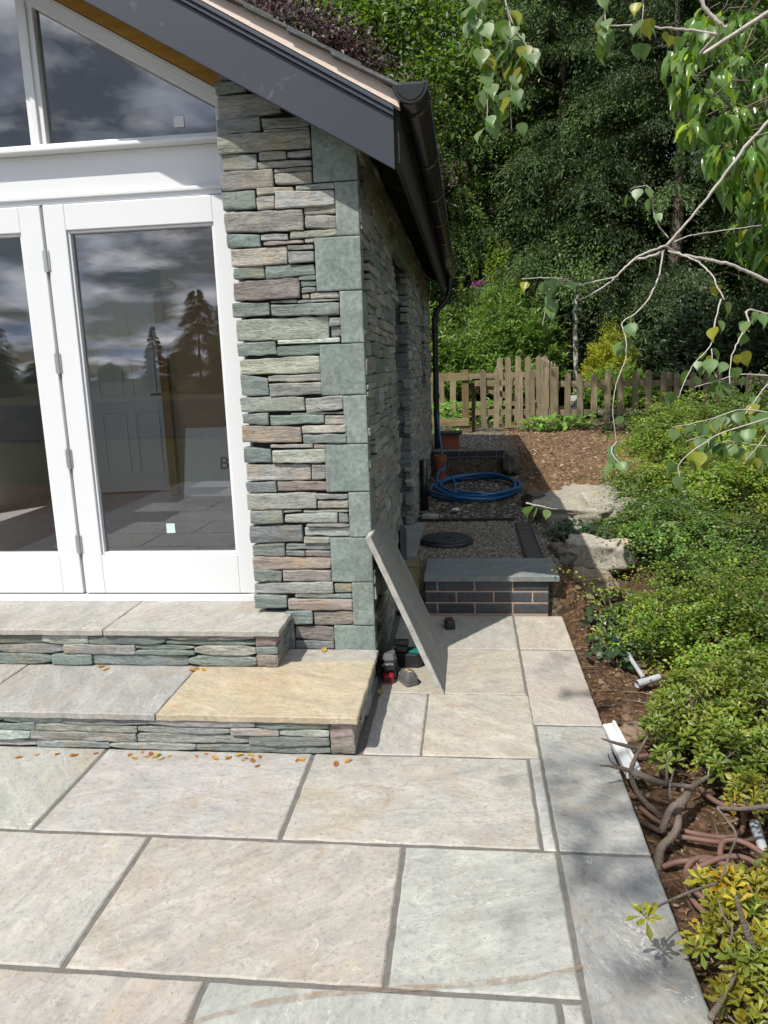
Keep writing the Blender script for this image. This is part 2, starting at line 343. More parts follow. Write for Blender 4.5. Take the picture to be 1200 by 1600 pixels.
# ------------------------------------------------------------------ ground, patio
STONES = '-1075,-979,2816,2864,g;-1077,-825,2710,2808,y;-1077,-920,2646,2710,g;-914,-697,2652,2698,y;-908,-698,2641,2650,y;-1079,-694,2563,2644,y;-1074,-949,2491,2559,g;-938,-809,2524,2559,y;-804,-694,2529,2557,y;-947,-694,2490,2519,y;-1072,-874,2404,2485,y;-868,-695,2466,2485,y;-867,-695,2414,2463,y;-1072,-964,2320,2401,g;-956,-783,2376,2406,t;-775,-595,2386,2412,l;-961,-873,2314,2371,l;-872,-595,2312,2383,l;-1071,-746,2217,2308,y;-740,-591,2279,2318,t;-739,-592,2218,2276,y;-1073,-954,2153,2213,g;-951,-821,2176,2205,l;-813,-592,2179,2212,t;-940,-749,2155,2171,p;-742,-701,2156,2175,y;-1065,-830,2068,2147,t;-827,-703,2127,2149,y;-826,-702,2071,2122,y;-1062,-945,2012,2066,g;-939,-705,2008,2065,g;-1064,-779,1912,2002,p;-784,-700,1993,2011,g;-775,-702,1963,1988,g;-772,-703,1934,1959,g;-773,-735,1910,1930,y;-730,-596,1906,1936,y;-923,-798,1894,1908,y;-795,-595,1891,1904,y;-1066,-930,1839,1903,g;-922,-594,1832,1887,g;-1064,-650,1724,1827,y;-646,-590,1779,1819,y;-641,-593,1730,1776,g;-902,-600,1704,1725,w;-1061,-911,1657,1720,g;-906,-698,1651,1698,g;-1063,-701,1566,1644,t;-1060,-958,1467,1560,g;-954,-695,1528,1561,y;-954,-696,1463,1523,y;-1063,-785,1389,1459,y;-780,-598,1383,1453,y;-858,-596,1368,1379,y;-1059,-966,1329,1383,g;-962,-694,1324,1370,g;-691,-593,1319,1362,t;-1060,-811,1239,1319,o;-804,-587,1278,1317,t;-802,-589,1229,1274,g;-967,-756,1210,1229,y;-751,-696,1205,1225,p;-1061,-967,1141,1213,g;-960,-694,1135,1202,l;-1054,-775,1051,1131,y;-770,-696,1053,1126,y;-1055,-949,992,1046,g;-944,-697,997,1045,p;-1055,-752,906,988,y;-769,-593,954,980,y;-747,-593,908,948,t;-922,-828,890,902,y;-824,-596,887,900,y;-1057,-926,834,902,g;-917,-652,835,885,l;-647,-596,837,881,g;-810,-592,815,831,y;-1059,-833,734,824,g;-822,-588,767,811,l;-825,-693,732,763,y;-1055,-927,665,728,g;-920,-695,697,729,g;-921,-826,668,693,g;-823,-695,662,693,p;-1052,-696,597,661,o;-1055,-950,535,594,g;-946,-696,535,593,p;-1055,-691,470,529,y;-686,-594,474,525,t;-889,-596,446,468,g;-1060,-931,394,464,g;-928,-594,382,442,p;-949,-802,309,379,g;-799,-593,303,372,p;-955,-904,169,305,g;-899,-698,221,294,p;-901,-700,170,217,g'
def sm(x, a, b):
    t = np.clip((x - a) / (b - a), 0, 1); return t * t * (3 - 2 * t)
def lump(x, y, f):
    return np.sin(x * f * 1.3 + 1.7) * np.cos(y * f + .4) * .5 + np.sin(x * f * 2.7 + y * f * 1.9) * .3 + np.cos(y * f * 3.3 - x * f * 2.1 + 2) * .2
def gz(x, y):
    x = np.asarray(x, float); y = np.asarray(y, float)
    path = np.interp(y, [0, 4.2, 5.0, 6.0, 7.0, 8.5, 10.5, 12.8, 14.5, 19, 34, 60], [-.10, -.10, .02, .20, .30, .40, .53, .56, .75, 1.6, 6.5, 9.0])
    z = path + .05 * sm(x, 1.0, 3.5) * sm(y, 2, 5) + .02 * lump(x, y, 2.5) + .012 * lump(x, y, 8)
    z = z - .05 * sm(x, 1.6, 3.0) * sm(y, 9, 12)
    grav = np.where(y < 9.2, .235, .53) + .006 * lump(x, y, 6)
    z = np.where(y > 4.66, grav + (z - grav) * sm(x, .50, .92), z)
    inner = (x < .62) & (y <= 4.66)
    z = np.where(inner, -.075 - .05 * sm(x, .5, .62), z)
    z = np.where((x < -.52) & (y > 3.7) & (y < 9.6), -.06, z)
    lawn = sm(-y, 3.2, 3.6); z = z * (1 - lawn) + lawn * (-.03 + .01 * lump(x, y, 1.1))
    z = z + sm(-y, 30, 130) * 1.2
    return z
def axis(segs):
    return np.unique(np.round(np.concatenate([np.arange(a, b, s) for a, b, s in segs]), 4))
gx = axis([(-110, -6, 2.5), (-6, -.6, .3), (-.6, .3, .07), (.3, 2.2, .03), (2.2, 4.5, .07), (4.5, 10, .4), (10, 62, 2.5)])
gy = axis([(-130, -5, 3), (-5, 1, .2), (1, 5.5, .035), (5.5, 13.5, .06), (13.5, 20, .5), (20, 66, 2.5)])
GX, GY = np.meshgrid(gx, gy); GZ = gz(GX, GY)
GZ = GZ + np.where((GX > .62) & (GY > 1) & (GY < 13.4), rng.normal(0, .006, GX.shape), 0)
idx = np.arange(GX.size).reshape(GX.shape)
Fq = np.stack([idx[:-1, :-1], idx[:-1, 1:], idx[1:, 1:], idx[1:, :-1]], -1).reshape(-1, 4)
fx = (GX[:-1, :-1] + GX[1:, 1:]).ravel() / 2; fy = (GY[:-1, :-1] + GY[1:, 1:]).ravel() / 2
soil = np.array([.105, .066, .042]); mulch = np.array([.165, .108, .068]); gravel = np.array([.17, .155, .125]); grass = np.array([.050, .062, .024]); woods = np.array([.035, .028, .018])
tc3 = np.tile(soil, (len(fx), 1))
k = sm(fy, 5.2, 6.5)[:, None]; tc3 = tc3 * (1 - k) + mulch * k
k = (sm(fy, 4.6, 4.7) * (1 - sm(fx, .46, .62)))[:, None]; tc3 = tc3 * (1 - k) + gravel * k
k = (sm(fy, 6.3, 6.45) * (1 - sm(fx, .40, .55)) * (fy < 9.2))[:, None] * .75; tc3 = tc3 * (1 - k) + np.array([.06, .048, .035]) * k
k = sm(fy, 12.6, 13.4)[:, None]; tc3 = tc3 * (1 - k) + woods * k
k = np.maximum(sm(-fy, 3.2, 3.5), sm(fx, 9, 12) * (1 - sm(fy, 8, 12)))[:, None]; tc3 = tc3 * (1 - k) + grass * k
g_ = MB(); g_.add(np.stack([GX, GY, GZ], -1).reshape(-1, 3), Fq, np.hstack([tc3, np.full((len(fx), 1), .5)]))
struct(g_.build('ground', M['ground'], smooth=True))

# patio: every slab is laid in one paving, the joints are a mortar bed below it
JY = [2.83, 2.24, 1.645]
pv = MB()
def pslab(x0, x1, y0, y1, base=(.275, .27, .255), g=.0085):
    c = np.array(base) * rng.uniform(1.0, 1.11) * rng.uniform(.985, 1.015, 3)
    pv.patch((x0 + g, y0 + g, 0), (1, 0, 0), (0, 1, 0), (0, 0, 1), x1 - x0 - 2 * g, y1 - y0 - 2 * g, .03, max(4, int((x1 - x0) / .035)), max(4, int((y1 - y0) / .035)), c, amp=.0016, rnd=.004, jit=.0022)
warm = (.365, .352, .325); cool = (.352, .355, .338); buff = (.385, .358, .305); dk = (.262, .264, .258)
# row along the step, then rows towards and behind the camera
for x0, x1, b in ((-4.25, -3.36, cool), (-3.36, -2.47, warm), (-2.47, -1.575, (.355, .35, .33)), (-1.575, -.665, (.352, .343, .32)), (-.665, .225, warm)): pslab(x0, x1, 2.24, 2.83, b)
pslab(.225, .272, 2.24, 2.83, cool, .004)
for x0, x1, b in ((-3.8, -2.91, warm), (-2.91, -2.02, cool), (-2.02, -1.125, (.36, .35, .325)), (-1.125, -.235, (.36, .338, .305)), (-.235, .272, (.358, .362, .345))): pslab(x0, x1, 1.645, 2.24, b)
for x0, x1, b in ((-3.4, -2.5, warm), (-2.5, -1.61, cool), (-1.61, -.71, (.358, .335, .30)), (-.71, .205, (.35, .35, .33)), (.205, .272, cool)): pslab(x0, x1, 1.05, 1.645, b)
y1 = 1.05
for rr in range(7):
    y0 = y1 - .595; xx = -4.0 + (rr % 3) * .31
    while xx < .2:
        w = min(.895, .272 - xx)
        if .272 - xx - w < .12: w = .272 - xx
        pslab(xx, xx + w, y0, y1, (warm, cool, (.355, .35, .33))[int(rng.integers(3))]); xx += w
    y1 = y0
# border column and path round the corner
for y0, y1, b in ((4.02, 4.60, buff), (3.12, 4.02, (.37, .35, .305)), (2.235, 3.12, (.325, .328, .315)), (1.34, 2.235, dk), (.44, 1.34, dk), (-.45, .44, cool), (-1.35, -.45, dk), (-3.0, -1.35, cool)): pslab(.272 if y0 < 3 else .262, .578, y0, y1, b)
for x0, x1, y0, y1, b in ((-.46, .262, 4.02, 4.60, warm), (-.46, .262, 3.43, 4.02, buff), (-.46, -.215, 2.83, 3.43, warm), (-.215, .272, 2.83, 3.43, buff)): pslab(x0, x1, y0, y1, b, .004)
struct(pv.build('patio', M['slab']))
jb = MB(); jb.box((-4.3, -3.1, -.06), (.565, 4.6, -.005)); struct(jb.build('patio_bed', M['joint']))

def stain_mat():
    t = NT('faint_rust_mark'); n = t.noise(t.coord(), 30, 5, .7); t.fin((.33, .235, .155), .8)
    tr = t.N.new('ShaderNodeBsdfTransparent'); ms = t.N.new('ShaderNodeMixShader'); t.L.new(t.math('MULTIPLY', t.ramp(n, .35, .65), .55), ms.inputs[0])
    t.L.new(tr.outputs[0], ms.inputs[1]); t.L.new(t.p.outputs[0], ms.inputs[2]); t.L.new(ms.outputs[0], t.out.inputs['Surface']); return t.m
sp_ = [atz(x, y, .0032) for x, y in ((912, 1510), (860, 1522), (790, 1532), (700, 1540), (600, 1545), (500, 1553), (410, 1567), (330, 1588), (280, 1604), (220, 1630))]
V = []
for i, q in enumerate(sp_):
    w = .010 * rng.uniform(.7, 1.3); V += [q + (0, w, 0), q - (0, w, 0)]
sb = MB(); sb.add(V, [[2*i, 2*i+1, 2*i+3, 2*i+2] for i in range(len(sp_) - 1)]); sto = sb.build('rust_mark', stain_mat(), bpy.data.objects['patio'])
# ------------------------------------------------------------------ stone laying
PAL = dict(g=(.195, .225, .218), y=(.272, .278, .260), t=(.335, .33, .285), l=(.335, .358, .335), p=(.272, .238, .225), o=(.30, .26, .222), w=(.47, .48, .45))
def hue(k):
    c = np.array(PAL[k]) * rng.uniform(.84, 1.16) * rng.uniform(.95, 1.05, 3)
    return np.append(c, rng.random())
def lay(mb, o, u, v, n, a, b, col, proud=None, lens=0.0, fine=.02, corner=.0016):
    pr = rng.uniform(0, .016) if proud is None else proud
    g = .0010
    mb.patch(np.asarray(o, float) + np.asarray(u) * g + np.asarray(v) * g + np.asarray(n) * pr, u, v, n, max(a - 2*g, .01), max(b - 2*g, .008), .055,
             max(3, int(a / fine)), max(3, int(b / .013)), col, amp=.0046, rnd=.0026, jit=.0030, corner=corner, bed=True, lens=lens)
def coursed(mb, o, u, v, n, a, b, hmin, hmax, wmin, wmax, weights, lens=.0, skip=None, fine=.03):
    """random coursed walling filling a x b"""
    ks = list(weights); pw = np.array([weights[q] for q in ks], float); pw /= pw.sum()
    z = 0.0; o, u, v = [np.asarray(q, float) for q in (o, u, v)]
    while z < b - 1e-4:
        h = rng.uniform(hmin, hmax)
        if b - z - h < hmin: h = b - z
        x = 0.0
        while x < a - 1e-4:
            w = rng.uniform(wmin, wmax)
            if a - x - w < wmin: w = a - x
            if not (skip and skip(x + w / 2, z + h / 2)):
                if h > hmin * 1.7 and rng.random() < .4:
                    s = rng.uniform(.35, .65) * h
                    for z0, hh in ((z, s), (z + s, h - s)): lay(mb, o + u * x + v * z0, u, v, n, w, hh, hue(rng.choice(ks, p=pw)), lens=lens * rng.uniform(0, 1), fine=fine)
                else: lay(mb, o + u * x + v * z, u, v, n, w, h, hue(rng.choice(ks, p=pw)), lens=lens * rng.uniform(0, 1), fine=fine)
            x += w
        z += h

# ------------------------------------------------------------------ the house
house = thing('stone_house', 'new single storey house of grey green slate walling with white glazed gable doors', 'house', (-2.62, 6.6, 0))
UX, UY, UZ = (1, 0, 0), (0, 1, 0), (0, 0, 1)
WX, WY = -.488, 3.56                       # right corner of the gable wall
XL, XR = -4.12, -1.12                      # the glazed opening
RX = -2.62                                 # ridge line
PITCH = .575
front = MB()
for rec in STONES.split(';'):
    x0, x1, z0, z1, k = rec.split(','); x0, x1, z0, z1 = [int(q) / 1000 for q in (x0, x1, z0, z1)]
    if x0 < -1.04: x0 -= .03 + rng.uniform(0, .02)
    lay(front, (x0, WY, z0), UX, UZ, (0, -1, 0), x1 - x0, z1 - z0, hue(k), proud=rng.uniform(-.004, .012), fine=.013)
for k in range(5):                          # behind the bargeboard
    lay(front, (-1.1 + .0, WY, 2.87 + k * .07), UX, UZ, (0, -1, 0), .26 - k * .05, .07, hue('y'))
front.build('front_wall', M['stone'], house, smooth=False); front = MB()
coursed(front, (-4.75, WY, .17), UX, UZ, (0, -1, 0), .64, 2.6, .04, .11, .12, .4, dict(g=3, y=5, t=2, l=2, p=1))
coursed(front, (XL, WY + .02, .38), UY, UZ, (1, 0, 0), .20, 2.5, .05, .11, .2, .21, dict(g=3, y=5, l=1))
front.build('front_wall', M['stone'], house, smooth=False)
qn = MB()
Q = [(-690, 2415, 2700), (-594, 2179, 2412), (-700, 1938, 2177), (-594, 1699, 1936), (-701, 1458, 1697), (-598, 1225, 1456), (-700, 990, 1223), (-594, 762, 988), (-695, 532, 760), (-595, 304, 530), (-696, 167, 302)]
for i, (x0, z0, z1) in enumerate(Q):
    x0, z0, z1 = x0 / 1000, z0 / 1000, z1 / 1000; big = x0 < -.65
    c = np.append(np.array((.192, .236, .224) if big else (.210, .252, .238)) * rng.uniform(.92, 1.08), rng.random())
    qn.patch((x0 + .002, WY - .008, z0 + .0015), UX, UZ, (0, -1, 0), WX - x0, z1 - z0 - .003, .06, 18, 18, c, amp=.0012 if big else .0030, rnd=.0016, jit=.0011)
    d = .105 if big else .21               # the same quoin seen on the side wall
    qn.patch((WX, WY - .005, z0 + .0015), UY, UZ, (1, 0, 0), d, z1 - z0 - .003, .06, 8, 10, c, amp=.0015, rnd=.0025, jit=.0008)
qn.build('corner_quoins', M['quoin'], house)
DY0, DY1, DZ1 = 5.15, 6.22, 2.36           # side doorway
WN0, WN1, WZ0, WZ1 = 7.95, 8.55, 1.35, 2.35
def sskip(y, z):
    y += 3.56; z += .02
    return (DY0 - .03 < y < DY1 + .02 and z < DZ1) or (WN0 < y < WN1 and WZ0 < z < WZ1) or y < 3.70
side = MB()
coursed(side, (WX, 3.56, .02), UY, UZ, (1, 0, 0), 6.15, 2.62, .03, .085, .12, .36, dict(g=2, y=6, t=1.5, l=1, p=.6), skip=sskip, lens=.12)
for za in np.arange(.2, DZ1 - .05, .115):   # far jamb of the doorway, facing back along the wall
    lay(side, (WX, DY1 + .01, za), (-1, 0, 0), UZ, (0, -1, 0), .26, .112, hue('g'), proud=rng.uniform(0, .01))
lay(side, (WX, DY0 - .1, DZ1 - .02), UY, UZ, (1, 0, 0), DY1 - DY0 + .25, .13, hue('g'), proud=.012)
lay(side, (WX - .12, WN1, WZ0), (1, 0, 0), UZ, (0, -1, 0), .11, WZ1 - WZ0, hue('g'))
side.build('side_wall', M['stone'], house)
bk = MB()                                   # the wall cores: what shows dark in the open joints
bk.box((-1.06, WY + .035, -.05), (WX - .03, 3.9, 2.72))
bk.prism([(-1.06, WY + .036, 2.71), (WX - .2, WY + .036, 2.71), (-1.06, WY + .036, 3.05)], (0, .3, 0))
bk.box((-4.74, WY + .035, -.05), (XL - .04, 3.9, 2.75))
for y0, y1, z0, z1 in ((3.9, DY0, -.05, 2.66), (DY0, DY1, DZ1, 2.66), (DY1 + .05, WN0, -.05, 2.66), (WN0, WN1, -.05, WZ0), (WN0, WN1, WZ1, 2.66), (WN1, 9.71, -.05, 2.66)):
    bk.box((WX - .30, y0, z0), (WX - .03, y1, z1))
bk.box((-4.74, 3.91, -.05), (-4.45, 3.96, 2.66)); bk.box((-4.74, 3.96, -.05), (-4.45, 6.2, .5)); bk.box((-4.74, 3.96, 2.55), (-4.45, 6.2, 2.66)); bk.box((-4.74, 6.2, -.05), (-4.45, 9.71, 2.66)); bk.box((-4.44, 9.4, -.05), (WX - .31, 9.71, 2.66))  # opening left in the unseen left wall, added to light the room
bk.prism([(-4.6, 9.5, 2.67), (-.6, 9.5, 2.67), (RX, 9.5, 3.85)], (0, .15, 0))
bk.build('wall_core', M['backing'], house)
sd = MB(); sd.box((WX - .24, DY0 - .02, .2), (WX - .20, DY1 + .03, DZ1 + .02)); sd.box((WX - .2, DY0 + .12, 1.2), (WX - .19, DY1 - .12, 2.2))
sdo = sd.build('side_door', M['trim'], house, bevel=.006); hb = MB(); hb.tube([(WX - .17, DY1 - .1, 1.2), (WX - .14, DY1 - .1, 1.2), (WX - .14, DY1 - .2, 1.2)], .009, 8); hb.build('handle', M['steel'], sdo, True)
th = MB(); th.patch((WX - .2, DY0 - .05, .262), UX, UY, UZ, .30, DY1 - DY0 + .1, .06, 8, 20, (.25, .26, .25), jit=.002); th.build('threshold_slab', M['slab'], house)
swn = MB(); swn.box((WX - .14, WN0, WZ0), (WX - .10, WN1, WZ1)); swn.build('side_window', M['black'], house)

# gable screen: frame, transom, window and doors, all in the plane y = 3.76
GY_ = 3.76
fr = MB()
def zs(x, z0=2.808): return z0 + PITCH * (-1.14 - x if x > RX else x + 4.10)      # underside of the sloped head
for xr in (-1.155, -4.085): fr.box((xr - .035, GY_ + .0, .36), (xr + .035, GY_ + .09, 2.86))
fr.box((XL, GY_ + .0, 2.44), (XR, GY_ + .09, 2.478)); fr.box((XL, GY_ + .012, 2.478), (XR, GY_ + .09, 2.675))
fr.box((XL, GY_ - .012, 2.462), (XR, GY_ + .012, 2.482))
fr.box((XL, GY_ - .055, 2.675), (XR, GY_ + .09, 2.692)); fr.box((XL, GY_ - .022, 2.692), (XR, GY_ + .085, 2.715))
fr.box((XL, GY_ - .015, .365), (XR, GY_ + .10, .405))
fr.build('door_frame', M['white'], house, bevel=.004)
gw = MB()
for s in (1, -1):
    X = (lambda x: x) if s > 0 else (lambda x: 2 * RX - x)
    a, b = X(-1.10), RX
    for dz0, dz1, y0 in ((.0, .054, GY_ + .005), (.054, .082, GY_ - .012)):
        P = [(a, y0, zs(-1.10) + dz0), (b, y0, zs(RX) + dz0), (b, y0, zs(RX) + dz1), (a, y0, zs(-1.10) + dz1)]
        gw.prism(P if s > 0 else P[::-1], (0, .08, 0))
    for xm in (-2.105,):
        gw.prism([(X(xm) - .042, GY_ + .01, 2.715), (X(xm) + .042, GY_ + .01, 2.715), (X(xm) + .042, GY_ + .01, zs(X(xm) + .042) + .02), (X(xm) - .042, GY_ + .01, zs(X(xm) - .042) + .02)], (0, .07, 0))
        gw.prism([(X(xm) - .015, GY_ - .004, 2.715), (X(xm) + .015, GY_ - .004, 2.715), (X(xm) + .015, GY_ - .004, zs(X(xm) + .015) + .01), (X(xm) - .015, GY_ - .004, zs(X(xm) - .015) + .01)], (0, .02, 0))
gwo = gw.build('gable_window', M['white'], house, bevel=.004)
for x0, x1 in ((-2.063, -1.12), (-2.147, -3.093), (-4.12, -3.177)):
    xa, xb = min(x0, x1), max(x0, x1)
    P = [(xa, GY_ + .045, 2.70), (xb, GY_ + .045, 2.70), (xb, GY_ + .045, zs(xb) + .02)]
    if xa < RX < xb: P.append((RX, GY_ + .045, zs(RX) + .02))
    P.append((xa, GY_ + .045, zs(xa) + .02))
    p = MB(); p.add(P, [list(range(len(P)))]); p.build('pane', M['glass'], gwo)
st = MB(); st.box((-1.413, GY_ + .040, 2.765), (-1.363, GY_ + .0435, 2.815)); st.build('sticker', M['paper'], gwo)
for i, (x0, x1) in enumerate(((-2.118, -1.122), (-3.122, -2.128), (-4.118, -3.132))):
    dm = MB(); zb, zt = .412, 2.436; w = .115; wb = .215
    if i: w = .118
    dm.box((x0 + .003, GY_ - .008, zb), (x0 + w, GY_ + .05, zt)); dm.box((x1 - w, GY_ - .008, zb), (x1 - .003, GY_ + .05, zt))
    dm.box((x0 + w, GY_ - .0075, zb), (x1 - w, GY_ + .05, zb + wb)); dm.box((x0 + w, GY_ - .0075, zt - .125), (x1 - w, GY_ + .05, zt))
    b = .014; gx0, gx1, gz0, gz1 = x0 + w, x1 - w, zb + wb, zt - .125        # glazing bead
    for lo, hi in (((gx0, gz0), (gx0 + b, gz1)), ((gx1 - b, gz0), (gx1, gz1)), ((gx0 + b, gz0), (gx1 - b, gz0 + b)), ((gx0 + b, gz1 - b), (gx1 - b, gz1))):
        dm.box((lo[0], GY_ + .004, lo[1]), (hi[0], GY_ + .048, hi[1]))
    do = dm.build('folding_door', M['white'], house, bevel=.004)
    p = MB(); p.add([(gx0, GY_ + .03, gz0), (gx1, GY_ + .03, gz0), (gx1, GY_ + .03, gz1), (gx0, GY_ + .03, gz1)], [[0, 1, 2, 3]]); p.build('pane', M['glass'], do)
    if i == 0:
        for pz in (2.17, 1.66, 1.16, .69):
            h = MB(); h.tube([(-2.123, GY_ - .014, pz - .055), (-2.123, GY_ - .014, pz + .055)], .0075, 10); h.box((-2.140, GY_ - .0125, pz - .048), (-2.106, GY_ - .0095, pz + .048)); h.build('hinge', M['steel'], do)
        s_ = MB(); a0 = at(264, 827, GY_); s_.box((a0[0] - .024, GY_ + .025, a0[2] - .026), (a0[0] + .024, GY_ + .0285, a0[2] + .026)); s_.build('sticker', M['teal'], do)
# roof
FZ = 2.405                                  # foot of the bargeboard at x = -.30
def roofz(x, base): return base + PITCH * ((-.30 - x) if x > RX else (x + 4.94))
def sloped(mb, y0, y1, b0, b1, xa=-.30, tint=(1, 1, 1, .5), both=True):
    for s in ((1, -1) if both else (1,)):
        X = (lambda x: x) if s > 0 else (lambda x: 2 * RX - x)
        P = [(X(xa), y0, roofz(xa, b0)), (X(xa), y0, roofz(xa, b1)), (RX, y0, roofz(RX, b1)), (RX, y0, roofz(RX, b0))]
        mb.prism(P if s < 0 else P[::-1], (0, y1 - y0, 0), tint)
bb = MB(); sloped(bb, 3.375, 3.395, FZ, FZ + .205); bb.build('bargeboard', M['fascia'], house, bevel=.002)
bt = MB(); sloped(bt, 3.362, 3.395, FZ + .2065, FZ + .225, -.298); sloped(bt, 3.352, 3.395, FZ + .2265, FZ + .247, -.296); bt.build('bargeboard_trim', M['trim'], house, bevel=.003)
vm = MB()
xs = np.linspace(-.272, RX, 40); n_ = len(xs)
hh = .075 + .012 * np.sin(xs * 7) + rng.normal(0, .003, n_) - .02 * sm(-xs, .4, 1.6)
lo = np.stack([xs, np.full(n_, 3.349), roofz(xs[0], FZ + .2485) + PITCH * (xs[0] - xs)], 1); hi = lo + np.stack([np.zeros(n_), np.full(n_, .018), hh], 1)
V = np.vstack([lo, hi, lo + (0, .05, 0), hi + (0, .05, 0)]); F = []
for i in range(n_ - 1):
    F += [[i + 1, i, n_ + i, n_ + i + 1], [n_ + i + 1, n_ + i, 3 * n_ + i, 3 * n_ + i + 1], [i, i + 1, 2 * n_ + i + 1, 2 * n_ + i]]
F.append([0, 2 * n_, 3 * n_, n_])
vm.add(V, F); vm.build('verge_mortar', M['verge'], house)
rf = MB()
for s in (1, -1):                           # roof deck and slates, course by course
    X = (lambda x: x) if s > 0 else (lambda x: 2 * RX - x)
    L_ = math.hypot(1, PITCH); ca, sa = 1 / L_, PITCH / L_
    P = [(X(-.262), 3.36, roofz(-.262, FZ + .262)), (RX, 3.36, roofz(RX, FZ + .262)), (RX, 3.36, roofz(RX, FZ + .30)), (X(-.262), 3.36, roofz(-.262, FZ + .30))]
    for k in range(14):
        xk = -.245 - k * .178
        y = 3.330 - rng.uniform(0, .012)
        while y < 9.95:
            w = rng.uniform(.24, .36); yy = min(y + w, 10.0)
            th_ = .011 + rng.uniform(0, .006); x2 = max(xk - .30, RX)
            za = roofz(xk, FZ + .332) + rng.uniform(-.002, .004); zb_ = roofz(x2, FZ + .318)
            v = np.array([(X(xk), y, za - th_), (X(x2), y, zb_ - th_), (X(x2), y, zb_), (X(xk), y, za)])
            rf.prism(v if s > 0 else v[::-1], (0, yy - y - .004, 0), np.append(np.array((.075, .08, .082)) * rng.uniform(.75, 1.3), rng.random()))
            y = yy
rf.box((RX - .09, 3.34, roofz(RX, FZ + .35)), (RX + .09, 9.98, roofz(RX, FZ + .375)), (.08, .085, .09, .5))
rf.build('roof', M['slate'], house)
dk_ = MB(); sloped(dk_, 3.80, 9.95, FZ + .262, FZ + .302, -.262); sloped(dk_, 3.397, 3.80, FZ + .272, FZ + .302, -.262)
for y in np.arange(3.95, 9.9, .6):          # rafter feet
    dk_.prism([(-.31, y, roofz(-.31, FZ + .13)), (-.31, y, roofz(-.31, FZ + .26)), (-.95, y, roofz(-.95, FZ + .26)), (-.95, y, roofz(-.95, FZ + .13))], (0, .05, 0))
dk_.box((-.305, 3.397, FZ + .03), (-.28, 9.95, FZ + .265)); dk_.box((WX - .25, 3.62, 2.661), (WX - .03, 9.7, 2.70))
dk_.build('eaves_timber', M['darkwood'], house)
ln = MB()                                   # timber lining showing between window head and bargeboard
for s in (1, -1):
    X = (lambda x: x) if s > 0 else (lambda x: 2 * RX - x)
    for y0, y1, d0, d1 in ((3.735, 3.80, .083, .175),):
        P = [(X(-1.085), y0, zs(-1.085) + d0 + .003), (RX, y0, zs(RX) + d0 + .003), (RX, y0, zs(RX) + d1), (X(-1.085), y0, zs(-1.085) + d1)]
        ln.prism(P if s > 0 else P[::-1], (0, y1 - y0, 0), (1.1, 1.05, .9, rng.random()))
ln.build('yellow_lining', M['osb'], house)
sf = MB()
for s in (1, -1):
    X = (lambda x: x) if s > 0 else (lambda x: 2 * RX - x)
    P = [(X(-1.085), 3.396, roofz(-1.085, FZ + .235)), (RX, 3.396, roofz(RX, FZ + .235)), (RX, 3.396, roofz(RX, FZ + .262)), (X(-1.085), 3.396, roofz(-1.085, FZ + .262))]
    sf.prism(P if s > 0 else P[::-1], (0, .36, 0), (1, 1, 1, .3))
    for xn in (-1.30, -1.78, -2.25):
        zt = roofz(xn, FZ + .234)
        sf.obox((X(xn), 3.56, zt - .035), (.022, 0, 0), (0, .17, 0), (0, 0, .035), (.95, .9, .8, rng.random()))
sf.build('soffit_boarding', M['timber'], house)
# gutter along the right eaves
GXc, GZ0, GR = -.222, 2.722, .072
def half(y, r, dz=0.0, n=14, k0=0.0):
    a = np.linspace(math.pi, 2 * math.pi, n); return np.stack([GXc + r * np.cos(a), np.full(n, y), GZ0 + dz + 1.08 * r * np.sin(a)], 1)
gt = MB(); YY = (3.33, 9.95); R2 = (GR, GR - .004)
A, B, C_, D_ = half(YY[0], R2[0]), half(YY[1], R2[0]), half(YY[0], R2[1]), half(YY[1], R2[1]); n = len(A)
V = np.vstack([A, B, C_, D_]); F = []
for i in range(n - 1): F += [[i, i + 1, n + i + 1, n + i], [2*n + i + 1, 2*n + i, 3*n + i, 3*n + i + 1], [i + 1, i, 2*n + i, 2*n + i + 1]]
F += [[0, n, 3*n, 2*n], [n - 1, 2*n + n - 1, 3*n + n - 1, n + n - 1]]
gt.add(V, F); gto = gt.build('gutter', M['black'], house, smooth=True)
ec = MB(); P = np.vstack([half(3.322, GR + .004)]); ec.prism(P[::-1], (0, .02, 0)); P = half(3.318, GR * .82, -.006); ec.prism(P[::-1], (0, .006, 0)); ec.build('end_cap', M['black'], gto, bevel=.003)
for y in (3.46, 4.35, 5.2, 6.1, 7.0, 7.9, 8.8, 9.6):
    bmk = MB(); A, B, C_, D_ = half(y, GR + .007), half(y + .035, GR + .007), half(y, GR + .001), half(y + .035, GR + .001); V = np.vstack([A, B, C_, D_]); F = []
    for i in range(n - 1): F += [[i, i + 1, n + i + 1, n + i], [i + 1, i, 2*n + i, 2*n + i + 1], [n + i, n + i + 1, 3*n + i + 1, 3*n + i]]
    bmk.add(V, F); bmk.build('gutter_bracket', M['black'], gto, smooth=False)
def bez(pts, n=8):
    p = np.asarray(pts, float); out = []
    for i in range(len(p) - 1):
        p0, p1, p2, p3 = p[max(i-1, 0)], p[i], p[i+1], p[min(i+2, len(p)-1)]
        for t in np.linspace(0, 1, n, endpoint=False): out.append(.5 * ((2*p1) + (-p0+p2)*t + (2*p0-5*p1+4*p2-p3)*t*t + (-p0+3*p1-3*p2+p3)*t**3))
    return np.array(out + [p[-1]])
dp = MB(); dp.tube(bez([(GXc, 9.62, 2.66), (GXc, 9.62, 2.56), (GXc - .01, 9.62, 2.45), (-.29, 9.6, 2.34), (-.36, 9.58, 2.27), (-.405, 9.57, 2.18), (-.41, 9.57, 2.08), (-.41, 9.57, 1.2), (-.41, 9.57, .30)], 6), .036, 12)
dpo = dp.build('downpipe', M['black'], house, smooth=True)
